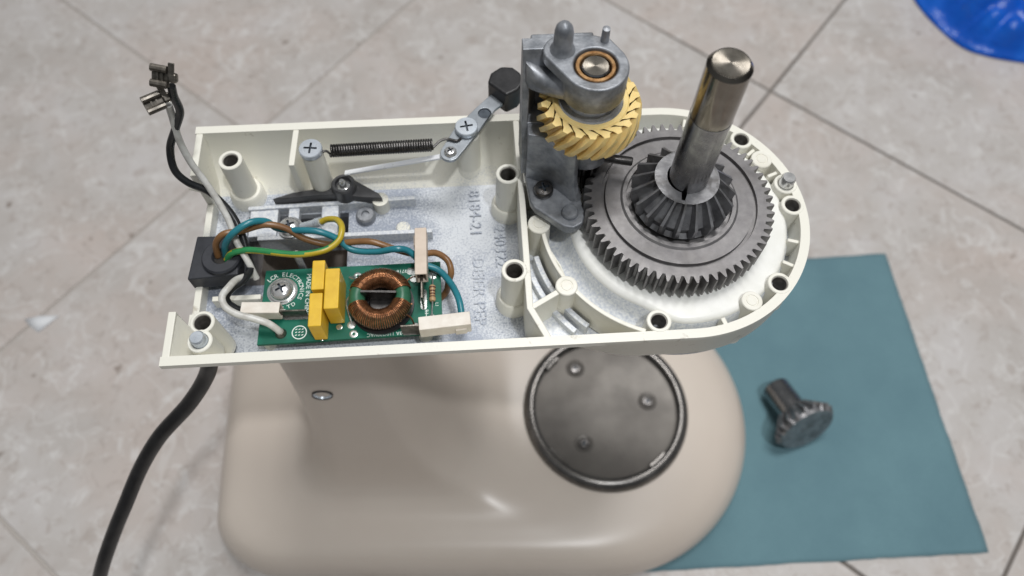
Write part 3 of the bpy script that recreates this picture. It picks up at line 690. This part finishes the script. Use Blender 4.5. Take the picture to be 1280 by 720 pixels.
# yellow worm gear: helical teeth with a throat
NW = 22; fw = (0.0, .10, .25, .64, .80); sw = toothed(NW, 15.4, 18.5, 0, 0, frac=fw); rs = []
z0, z1 = 314.8, 326.4; K = 10; tw = .48
rs.append(ringpts(sw, AX, AY, z0, r=11.2))
for k in range(K + 1):
    t = k / K; z = lerp(z0, z1, t); thr = .6 * (1 - (2 * t - 1) ** 2); chm = 1.5 * max(0, (t - .74) / .26) ** 1.2 + 1.4 * max(0, (.2 - t) / .2)
    rs.append([Vector((AX + (q[0] - (thr + chm if q[0] > 16 else thr * 1.2)) * cos(q[1] + tw * (t - .5)), AY + (q[0] - (thr + chm if q[0] > 16 else thr * 1.2)) * sin(q[1] + tw * (t - .5)), z)) for q in sw])
rs.append(ringpts(sw, AX, AY, z1, r=13.2)); rs.append(ringpts(sw, AX, AY, z1 + .5, r=12.7)); rs.append(ringpts(sw, AX, AY, z1 + .5, r=11.2))
wg = obj('worm_gear', G().rings(rs, close=True), 'nylon', br_t, bevel=.25, smooth=32, label='yellow nylon worm gear with slanted teeth')
obj('steel_hub', G().lathe([(4.2, 313.5), (11.25, 313.5), (11.25, 326.9), (10.8, 327.4), (8.6, 327.4), (8.0, 331), (4.2, 331)], (AX, AY), n=56, close=True), 'chrome', wg)
obj('lower_bearing', G().lathe([(4.3, 298), (9.0, 298), (9.4, 299), (9.4, 308), (8.6, 309.5), (4.3, 309.5)], (AX + .5, AY), n=40, close=True), 'zinc_cast', br_t)
obj('lower_bearing_arm', G().prism(hull(circ(AX + .5, AY, 8.0, 24) + [(-52, 16), (-52, 24)]), 300, 307), 'zinc_cast', br_t, bevel=.4)
sp2 = toothed(14, 4.8, 7.2, 0, 0); obj('pinion', G().rings([ringpts(sp2, AX, AY, 279.9), ringpts(sp2, AX, AY, 297.8)]), 'dark_metal', br_t, smooth=30)
g = G().lathe([(0, -6), (1.7, -6), (1.7, 15.2), (1.4, 15.8), (0, 15.8)], n=20, M4=Matrix.Translation((AX + 2, AY - 4.0, 300)) @ Matrix.Rotation(radians(-13), 4, 'Z') @ Matrix.Rotation(radians(90), 4, 'Y'))
obj('cross_pin', g, 'dark_metal', br_t)

# ------------------------------------------------------------------ speed control lever, spring, link
lev = thing('speed_lever', 'flat steel speed lever with black knob, pivoting under a large cross-head screw', 'lever', (-78, 43.6, 281))
lo = hull(circ(-85.2, 31.6, 3.9, 20) + circ(-79, 41.5, 4.6, 20))
obj('lever_plate', G().prism(lo, 281.2, 282.8), 'lever_zinc', lev, bevel=.25)
ax_ = [(-82.4, 44.0), (-74.6, 39.5), (-66.0, 52.5), (-62.8, 55.2), (-67.4, 60.4), (-73.6, 54.0)]
o = obj('lever_arm', G().prism(ax_, 281.3, 282.9), 'lever_zinc', lev, bevel=.25)
boolean(o, G().lathe([(0, 282.1), (2.6, 282.1), (2.6, 286), (0, 286)], (-70.6, 50.6), n=24), 'recess')
screw('cheese', (-78.2, 42.4, 283.0), lev, rz=.15)
screw('small', (-85.0, 31.6, 282.6), lev, rz=.5)
d = Vector((.72, .69)).normalized(); pv = Vector((-d.y, d.x)); kc = Vector((-61.0, 62.8))
def kn(a, b_): p = kc + d * a + pv * b_; return (p.x, p.y)
kp = [kn(-6.3, -5.8), (kn(-1, -7.2)), kn(4.6, -6.2), kn(6.6, -1.6), kn(6.6, 2.6), kn(3.6, 6.4), kn(-2, 7.0), kn(-6.6, 4.4)]
obj('knob', G().prism(kp, 277.5, 289.0), 'black', lev, bevel=1.1, label='chunky black plastic knob with bevelled corners')

spr = thing('tension_spring', 'dark coiled tension spring stretched between two large screws', 'spring', (-112, 35, 281))
A, B = Vector((-132.4, 34.7, 283.0)), Vector((-92.0, 35.3, 283.2)); turns = 41; P_ = []
dr = (B - A).normalized(); s1 = dr.cross(Vector((0, 0, 1))).normalized(); s2 = dr.cross(s1)
for i in range(turns * 12 + 1):
    t = i / (turns * 12); a = 2 * pi * turns * t
    P_.append(A + (B - A) * t + (s1 * cos(a) + s2 * sin(a)) * 2.25)
obj('coil', G().tube(P_, .47, n=6, smooth=0), 'dark_metal', spr, smooth=60)
obj('hook', G().tube([B + s1 * 1.5, B + dr * 3 + Vector((0, 1.2, .6)), B + dr * 6 + Vector((0, 2.2, .4)), (-82.6, 36.6, 283.6), (-80.6, 37.8, 283.2)], .5, n=8), 'dark_metal', spr)
obj('hook', G().tube([A + s1 * 1.5, A - dr * 1.6, A - dr * 3.4 + Vector((0, -.4, 0)), (-137.5, 33.8, 282.9)], .5, n=8), 'dark_metal', spr)
screw('cheese', (-139.7, 34.3, 283.6), spr, rz=-.1, name='anchor_screw')

crank = thing('control_crank', 'black bell crank with bright link rod below the coiled spring', 'crank', (-130, 30, 258))
cl = [(-160.2, 26.7), (-152, 29.4), (-141, 31.0), (-135.5, 33.2), (-134.0, 35.4), (-127.2, 35.0), (-116.2, 27.2), (-114.6, 24.6), (-124, 25.6), (-131, 27.2), (-141, 27.6), (-152, 26.8)]
obj('crank_plate', G().prism([(x, y + .6) for x, y in cl], 257.4, 262.4), 'crank_grey', crank, bevel=.5)
obj('crank_hub', G().lathe([(0, 258), (5.0, 258), (5.0, 265.4), (4.4, 266.2), (3.4, 266.2), (3.2, 264.4), (0, 264.4)], (-130.4, 30.8), n=32), 'crank_grey', crank)
obj('pivot_screw', G().lathe([(0, 263), (2.7, 263), (2.7, 265), (1.5, 265.4), (1.3, 268.6), (.9, 269.2), (0, 269.3)], (-130.4, 30.0), n=24), 'chrome', crank)
a, b_ = Vector((-129.6, 35.2, 267)), Vector((-88.0, 31.8, 280.2)); dd = (b_ - a); L = dd.length; dd.normalize()
y_ = Vector((0, 0, 1)).cross(dd).normalized(); z_ = dd.cross(y_); R3 = Matrix((dd, y_, z_)).transposed()
obj('link_rod', G().obox((a + b_) / 2, (L, 2.2, 1.0), R3), 'rod_glare', crank, bevel=.2)
obj('crank_arm', G().lathe([(0, 246), (3.6, 246), (3.4, 259.5), (0, 259.8)], (-116.0, 26.6), n=24), 'cream_thin', crank)

# ------------------------------------------------------------------ circuit board
pcb = thing('circuit_board', 'small green circuit board with yellow capacitors and a copper-wound ring', 'circuit board', (-126, -22, 260.3))
Z = 262.0
obj('board', G().prism([(-160.0, -6.4), (-160.8, -38.0), (-91.0, -37.0), (-91.3, -6.0)], 260.4, Z), 'pcb', pcb, bevel=.15)
def capbox(x0, x1, y0, y1, z1):
    obj('capacitor', G().box(x0, x1, y0, y1, Z + .5, z1), 'cap_yellow', pcb, bevel=.45)
    for yy in (y0 + 2, y1 - 2): obj('capacitor_lead', G().lathe([(0, Z - .2), (.4, Z - .2), (.4, Z + .7), (0, Z + .7)], ((x0 + x1) / 2, yy), n=8), 'solder', pcb)
capbox(-138.7, -133.9, -22.6, -10.1, 275.0); capbox(-139.0, -134.1, -37.6, -24.0, 275.2); capbox(-133.5, -128.0, -31.2, -14.4, 276.0)
# toroidal choke
TX, TY, TZ, R0, R1 = -114.0, -24.2, 268.2, 8.7, 3.1
base_t = G().lathe([(0, Z), (12.4, Z), (12.4, Z + 1.2), (0, Z + 1.2)], (TX, TY), n=48); obj('choke_base', base_t, 'black', pcb)
g = G(); rs = []
for i in range(72):
    a = 2 * pi * i / 72
    rs.append([Vector((TX + (R0 + R1 * cos(b2)) * cos(a), TY + (R0 + R1 * cos(b2)) * sin(a), TZ + 1.25 * R1 * sin(b2))) for b2 in [2 * pi * k / 16 for k in range(16)]])
core = obj('choke_core', g.rings(rs, close=True), 'core', pcb, smooth=60)
for a0, a1 in ((18, 160), (198, 346)):
    turns = 36; P_ = []
    for i in range(turns * 14 + 1):
        t = i / (turns * 14); a = radians(lerp(a0, a1, t)); b2 = 2 * pi * turns * t; rr = R1 + .42 + .07 * sin(t * 91 + i // 14)
        P_.append(Vector((TX + (R0 + rr * cos(b2)) * cos(a), TY + (R0 + rr * cos(b2)) * sin(a), TZ + 1.22 * rr * sin(b2))))
    obj('copper_winding', G().tube(P_, .31, n=6, smooth=0), 'copper', core, smooth=60)
obj('choke_divider', G().obox((TX, TY + .6, TZ + 1.2), (13.4, .8, 7.2), Matrix.Rotation(radians(-4), 3, 'Z')), 'dark_metal', pcb)
obj('choke_disc', G().lathe([(0, Z + 1.1), (4.6, Z + 1.1), (4.6, Z + 3.4), (4.2, Z + 3.8), (0, Z + 3.8)], (TX, TY), n=32), 'dark_metal', pcb)
for pts in ([(-125.0, -22.5, 269), (-127.0, -24.5, 266), (-125.5, -31.5, 262.2)], [(-124.2, -15.2, 268), (-126.4, -13.2, 266), (-124.2, -11.2, 262.2)], [(-104, -31, 267), (-102.4, -32.0, 265.5), (-101.6, -33.4, 262.2)], [(-104.6, -18.4, 269), (-101.2, -15.5, 268), (-97.8, -14.2, 263)]):
    obj('choke_lead', G().tube(pts, .34, n=6), 'copper' if pts[0][0] > -110 else 'solder', pcb)
def pad(x, y, r, hole=True, r2=None, rz=0):
    obj('solder_pad', G().lathe([(.55 if hole else 0, Z - .02), (r, Z - .02), (r, Z + .05), (r * .6, Z + .16), (.55 if hole else 0, Z + .1)], (x, y), n=20, close=hole), 'solder', pcb)
for x, y, r, h in ((-123.9, -10.8, 1.6, 1), (-125.6, -31.8, 1.6, 0), (-124.7, -35.6, 1.6, 1), (-101.4, -33.6, 1.3, 0), (-94.4, -12.0, 1.7, 0), (-94.9, -30.2, 1.2, 0), (-136.5, -38.0 + .9, .6, 0), (-130.2, -32.4, 1.2, 0)): pad(x, y, r, h)
def slotpad(x, y, L, w, rz, tab=None):
    c, s_ = cos(rz), sin(rz)
    pts = [(x + c * px - s_ * py, y + s_ * px + c * py) for px, py in hull(circ(-L / 2, 0, w, 16) + circ(L / 2, 0, w, 16))]
    obj('solder_pad', G().prism(pts, Z - .05, Z + .09), 'solder', pcb)
slotpad(-102.0, -9.8, 2.2, 1.6, 0); slotpad(-101.6, -13.2, .6, 1.5, 0)
# spade tabs and white nylon receptacles
slotpad(-98.0, -22.5, 6.5, 1.2, radians(90)); obj('spade_tab', G().box(-98.4, -97.6, -26.2, -14, Z, 271.0), 'tin', pcb, bevel=.2)
slotpad(-102.0, -37.0 + .9, 6.5, 1.2, 0); obj('spade_tab', G().box(-106.2, -98, -37.0, -36.2, Z, 269.4), 'tin', pcb, bevel=.2)
slotpad(-146.5, -27.2, 8.5, 1.2, radians(-1)); obj('spade_tab', G().prism([(-152, -27.3), (-142.0, -27.5), (-142.0, -26.8), (-152, -26.6)], Z, 267.6), 'tin', pcb, bevel=.2)
def connector(c, sz, rz, mat, tilt=0, open_axis=1, label=None, wire=None):
    R_ = Matrix.Rotation(rz, 3, 'Z') @ Matrix.Rotation(tilt, 3, 'Y')
    o = obj('spade_cover', G().obox(c, sz, R_), mat, pcb, bevel=.35, label=label)
    cutg = G().obox(Vector(c) + R_ @ Vector((open_axis * sz[0] * .5, 0, 0)), (sz[0] * .45, sz[1] - 1.3, sz[2] - 1.6), R_); boolean(o, cutg)
    obj('cover_latch', G().obox(Vector(c) + R_ @ Vector((-open_axis * sz[0] * .30, -sz[1] * .5 - .2, -sz[2] * .18)), (sz[0] * .22, .9, sz[2] * .55), R_), mat, pcb, bevel=.2)
    return o
connector((-97.9, -8.0, 271.5), (20.5, 4.6, 7.0), radians(-90), 'pink_nylon', 0, 1)
connector((-89.6, -36.6, 268.6), (19.2, 5.4, 7.0), radians(4), 'white_nylon', 0, -1)
connector((-158.6, -26.0, 266.4), (14.5, 4.6, 6.0), radians(-3), 'white_nylon', 0, 1)
# resistor
obj('resistor_lead', G().tube([(-94.4, -12.2, 262), (-94.3, -13.0, 263.4), (-94.4, -22, 263.8), (-94.8, -29.6, 263.4), (-94.9, -30.2, 262)], .32, n=8), 'solder', pcb)
Mr = Matrix.Translation((-94.45, -21.0, 263.9)) @ Matrix.Rotation(radians(90), 4, 'X')
rz_ = obj('resistor', G().lathe([(0, -3.5), (.9, -3.4), (1.25, -2.9), (1.25, -2.0), (1.05, -1.7), (1.05, 1.7), (1.25, 2.0), (1.25, 2.9), (.9, 3.4), (0, 3.5)], n=20, M4=Mr), 'resistor', pcb)
for z in (-2.6, -1.1, .1, 1.3): obj('colour_band', G().lathe([(1.0, z), (1.29 if abs(z) > 2 else 1.1, z), (1.29 if abs(z) > 2 else 1.1, z + .6), (1.0, z + .6)], n=20, close=True, M4=Mr), 'band', rz_)
screw('pan', (-152.8, -16.0, Z + .35), pcb, rz=.5)
obj('washer', G().lathe([(2.2, Z + .02), (5.9, Z + .02), (5.9, Z + .3), (2.2, Z + .3)], (-152.8, -16.0), n=36, close=True), 'solder', pcb)
# silkscreen
ZS = Z + .06
lettering('MADE IN CHINA', 2.5, (-143.0, -18.0, ZS), radians(-90), 'silk', pcb)
lettering('3A 110/230VAC', 2.1, (-113.0, -36.0 - .35, ZS), radians(181), 'silk', pcb, sx=.95)
lettering('9716', 2.1, (-106.5, -9.6, ZS), radians(181), 'silk', pcb)
lettering('R1', 2.0, (-97.0, -28.0, ZS), radians(-90), 'silk', pcb); lettering('L1', 1.8, (-93.0, -25.0, ZS), radians(-90), 'silk', pcb)
lettering('680R', 1.9, (-93.2, -9.6, ZS), radians(-90), 'silk', pcb)
s_ = 'LCR ELECTRONICS'
for i, ch in enumerate(s_):
    if ch == ' ': continue
    a = radians(137 - i * 11.6); lettering(ch, 2.5, (-152.8 + 7.4 * cos(a), -16.0 + 7.4 * sin(a), ZS), a - pi / 2, 'silk', pcb)
for i, ch in enumerate('LTD'):
    a = radians(-82 + (i) * 15); lettering(ch, 2.3, (-152.8 + 7.4 * cos(a), -16.0 + 7.4 * sin(a), ZS), a + pi / 2, 'silk', pcb)
obj('round_emblem', G().lathe([(2.5, Z), (2.85, Z), (2.85, ZS), (2.5, ZS)], (-145.2, -33.8), n=32, close=True), 'silk', pcb)
for dy in (-1.1, .1, 1.3):
    for dx in (-1.2, 0, 1.2): obj('round_emblem', G().obox((-145.2 + dx, -33.8 + dy, Z + .03), (.75, .3, .06), Matrix.Rotation(.4, 3, 'Z')), 'silk', pcb)
obj('printed_line', G().box(-97.2, -96.9, -30, -27, Z, ZS), 'silk', pcb)

# ------------------------------------------------------------------ wires
def wire_thing(name, pts, r, mats, label, mi=None, cat='wire', smooth=7, n=12):
    loc = Vector(pts[0])
    t = thing(name, label, cat, loc); obj('insulation', G().tube(pts, r, n=n, smooth=smooth, mi=mi), mats, t, smooth=80); return t
wire_thing('brown_wire', [(-177.6, -1.6, 266.9), (-176.6, 0.4, 273.0), (-172.6, 2.1, 277.0), (-166.6, 3.8, 276.0), (-157.3, 5.2, 277.5), (-150.2, 4.9, 275.0), (-143.6, 2.4, 270.6), (-134.8, 0.9, 267.8), (-125.0, 0.1, 270.0), (-116.9, -1.2, 271.5), (-108.0, -3.4, 268.6), (-103.0, -4.4, 267), (-97.9, -5.2, 267.2), (-92.5, -5.4, 267.8), (-88.1, -9.0, 268.0), (-86.9, -13.2, 266.0), (-88.2, -15.4, 262.0), (-89.2, -16.6, 257.0), (-92, -18, 253)], 1.3, 'w_brown', 'brown wire from the strain relief, twisted with the blue one, to the board')
wire_thing('blue_wire', [(-174.6, -1.6, 266.9), (-172.6, -0.6, 274.0), (-167.6, 0.9, 280.0), (-161.5, 4.3, 281.0), (-156.8, 6.6, 277.6), (-154.0, 6.6, 272.4), (-147.6, 4.6, 273.6), (-138.1, 3.0, 274.6), (-131.1, 1.4, 271.4), (-125.2, -2.0, 267.6), (-115.6, -3.8, 268.4), (-108.1, -4.9, 271.6), (-103.2, -5.0, 270), (-97.8, -8.8, 266.2), (-91.6, -11.6, 264.6), (-87.0, -18.4, 266), (-84.2, -26.4, 268.6), (-83.3, -32.6, 268.4)], 1.3, 'w_blue', 'blue wire twisted with the brown one, ending at the white connector on the board')
wire_thing('earth_wire', [(-174.0, -3.4, 266.9), (-171.2, -2.8, 270.5), (-166.6, -2.6, 272), (-161.0, -3.4, 273.0), (-145.7, -6.0, 273.0), (-135.1, -4.8, 273.0), (-129.9, -0.4, 272.4), (-128.7, 5.2, 272.6), (-131.3, 10.8, 269.6), (-135.6, 13.3, 266.6), (-138.6, 13.6, 264.6)], 1.3, ['w_yellow', 'w_green'], 'green and yellow earth wire looping to the screwed ring terminal', mi=lambda t, k: 1 if (0.12 < (k + .35 + t * .9) % 1 < .48) else 0)
rt = thing('ring_terminal', 'bright crimped ring terminal held by a cross-head screw, end of the earth wire', 'terminal', (-152, 14.6, 258))
obj('ring_tongue', G().prism(hull(circ(-152.0, 14.6, 4.6, 28) + [(-146.2, 16.0), (-146.2, 12.6)]), 257.9, 258.9), 'zinc_plate', rt, bevel=.15)
obj('crimp_barrel', G().tube([(-147.6, 14.4, 260.0), (-144, 14.2, 261.8), (-140.2, 13.9, 263.6)], 1.7, n=14), 'zinc_plate', rt)
obj('crimp_collar', G().tube([(-141.2, 13.95, 263.2), (-138.8, 13.6, 264.5)], 2.05, n=14, smooth=2), 'zinc_plate', rt)
screw('pan', (-152.6, 14.8, 259.0), rt, rz=.35)

def spade(t, c, fwd, up, L=7.4, w=6.4):
    f = Vector(fwd).normalized(); u = Vector(up); u = (u - f * u.dot(f)).normalized(); s_ = f.cross(u); R_ = Matrix((f, s_, u)).transposed(); c = Vector(c)
    o = obj('spade_terminal', G().obox(c + f * L * .5, (L, w, .7), R_), 'tin', t, bevel=.1)
    for sg in (-1, 1):     # rolled edges
        obj('rolled_edge', G().tube([c + f * .4 + s_ * sg * (w / 2 - .9) + u * 1.2, c + f * (L * .5) + s_ * sg * (w / 2 - .9) + u * 1.2, c + f * L + s_ * sg * (w / 2 - .9) + u * 1.2], 1.25, n=10, smooth=2), 'tin', o)
    for k in (.35, .62): obj('lock_bar', G().obox(c + f * L * k + u * .8, (.6, w * .5, .8), R_), 'tin', o)
    obj('crimp_barrel', G().obox(c - f * 1.2, (3.0, 3.2, 2.6), R_), 'tin', o, bevel=.8)
    obj('crimp_wing', G().obox(c - f * .8 + s_ * 2.6 + u * .8, (2.0, 4.6, .8), R_), 'tin', o, bevel=.2)
bw = wire_thing('black_wire', [(-171.5, -22.5, 266), (-172.0, -20.5, 268.5), (-169.5, -17.6, 270.0), (-166.0, -13.6, 268.6), (-164.6, -7.5, 266.6), (-165.6, -2.5, 268.6), (-167.2, 4.5, 273.0), (-171.0, 11.6, 278), (-177.2, 16.9, 284.0), (-183.7, 18.2, 289.0), (-187.2, 20.7, 294.0), (-186.7, 25.2, 301.0), (-181.6, 26.9, 310.0), (-177.2, 27.5, 318.0), (-176.2, 27.2, 326.0), (-175.2, 27.4, 331.0)], 1.45, 'w_black', 'black lead rising over the end wall to a bare spade terminal')
spade(bw, (-174.6, 28.0, 334.5), (-.95, .15, .15), (-.05, -.75, .6), L=5.6, w=6.8)
ww = wire_thing('white_wire', [(-163.4, -9.7, 262), (-165.2, -5.5, 269), (-169.2, 1.6, 272.6), (-171.6, 9.0, 277.6), (-176.6, 17.3, 287.0), (-180.6, 22.1, 295.0), (-181.9, 25.3, 305.0), (-180.9, 27.6, 315.0), (-179.6, 27.4, 322.0)], 1.3, 'w_white', 'white lead beside the black one, with a bare spade terminal at its end')
spade(ww, (-179.8, 26.6, 325.8), (-.80, -.55, .1), (.35, -.6, .75), L=6.6, w=5.8)
wire_thing('white_board_wire', [(-152.1, -33.9, 262.1), (-152.7, -33.5, 265), (-155.6, -32.2, 268.4), (-160.6, -30.9, 270.4), (-166.1, -29.4, 271.6), (-170.4, -26.6, 272.6), (-171.8, -22.6, 273), (-169.6, -19.2, 273.6), (-167.8, -14.5, 270.8), (-164.9, -9.2, 264.2)], 1.35, 'w_white', 'white wire soldered to the board corner, curling back toward the strain relief')
obj('solder_joint', G().lathe([(0, Z), (2.2, Z), (1.9, Z + .8), (1.5, Z + 1.8), (0, Z + 1.8)], (-152.1, -33.9), n=20), 'tin', pcb)
obj('crimp_barrel', G().tube([(-165.4, -26.0, 266.3), (-168.6, -24.6, 266.2), (-171.2, -22.8, 266.2)], 1.6, n=12, smooth=4), 'w_black', pcb)

# power cord
cord = [(-176.0, -2.4, 258), (-176.6, -4.0, 250), (-178.4, -20, 246.8), (-182.0, -34.5, 249), (-188.6, -38.8, 235.0), (-200.2, -45.0, 220.0), (-216.8, -53.5, 205.0), (-229.7, -62.9, 190.0), (-240.8, -74.9, 175.0), (-251.5, -86.5, 160.0), (-263.7, -100.3, 140.0), (-279.1, -113.3, 105.0), (-296, -128, 60), (-316, -146, 20), (-345, -170, 3.6), (-420, -215, 3.4), (-520, -240, 3.4)]
tag(obj('power_cord', G().tube(cord, 3.3, n=16, smooth=8), 'rubber', loc=(-345, -170, 0), smooth=80), 'thick black power cord hanging from the mixer down to the tiles', 'cord')

# ------------------------------------------------------------------ loose bevel pinion on the cloth
lp = thing('bevel_pinion', 'loose dark steel pinion with short thick shaft lying on the teal cloth', 'gear', (137, -8, 1.0))
br = bevel_rings(20, 22.4, 12.2, 0, 12, 3.4, 2.1, .05)
M4 = Matrix.Translation((140.0, -14.0, 22.2)) @ Matrix.Rotation(radians(17), 4, 'Z') @ Matrix.Rotation(radians(-109), 4, 'X')
low = [Vector((p.x / hypot(p.x, p.y) * 19.2, p.y / hypot(p.x, p.y) * 19.2, -4.6)) for p in br[0]]; low0 = [Vector((p.x * .01, p.y * .01, -4.6)) for p in br[0]]; up = [Vector((p.x * .6, p.y * .6, 8.7)) for p in br[-1]]
obj('bevel_head', G().rings([[M4 @ p for p in r] for r in [low0, low] + br + [up]]), 'tooth_steel', lp, smooth=28)
obj('stub_shaft', G().lathe([(0, 6), (9.9, 6), (9.9, 34), (9.1, 35), (5, 35), (4.8, 27), (0, 27)], n=40, M4=M4), 'shaft', lp)

# ------------------------------------------------------------------ blue plastic and paper scrap at the edges
g = G(); nx, ny = 60, 50; vs = []
edge = [(352, 430), (356, 396), (366, 366), (381, 340), (400, 328), (428, 319), (470, 312), (520, 318)]
eg = catmull([(x, y, 0) for x, y in edge], 8)
cxy = Vector((500, 470, 0)); rows = 40; vs = []
for j in range(rows + 1):
    t = j / rows
    for p in eg:
        q = p.lerp(cxy, t); n_ = noise.noise(Vector((q.x * .016, q.y * .016, 4))) * 16 + abs(noise.noise(Vector((q.x * .035, q.y * .05, 7)))) * 22 + noise.noise(Vector((q.x * .1, q.y * .1, 2))) * 2.5
        z = 1.2 + 26 * sst(0, .22, t) + n_ * sst(0, .12, t)
        q = q + Vector((noise.noise(q * .03), noise.noise(q * .03 + Vector((9, 9, 9))), 0)) * 3.0 * sst(0, .1, t)
        vs.append((q.x, q.y, max(z, .8)))
n = len(eg)
g.add(vs, [[j * n + i, j * n + i + 1, (j + 1) * n + i + 1, (j + 1) * n + i] for j in range(rows) for i in range(n - 1)])
bag = tag(obj('plastic_bag', g, 'bag', loc=(430, 380, 0), smooth=180), 'crumpled glossy blue plastic bag lying on the tiles', 'bag')
sb = bag.modifiers.new('thick', 'SOLIDIFY'); sb.thickness = .0004
g = G(); vs = []
ptsp = [(-421, 107, 0.5), (-409, 108.5, 2.2), (-395, 108.5, .6), (-402, 101, 1.2), (-408, 95.5, .4), (-415, 101, .6), (-408, 104, 1.8)]
g.add(ptsp, [[0, 1, 6], [1, 2, 6], [2, 3, 6], [3, 4, 6], [4, 5, 6], [5, 0, 6]])
pp = tag(obj('paper_scrap', g, 'paper', loc=(-408, 102, 0), smooth=10), 'small torn white scrap of paper on a tile joint', 'paper')
sb = pp.modifiers.new('thick', 'SOLIDIFY'); sb.thickness = .0002
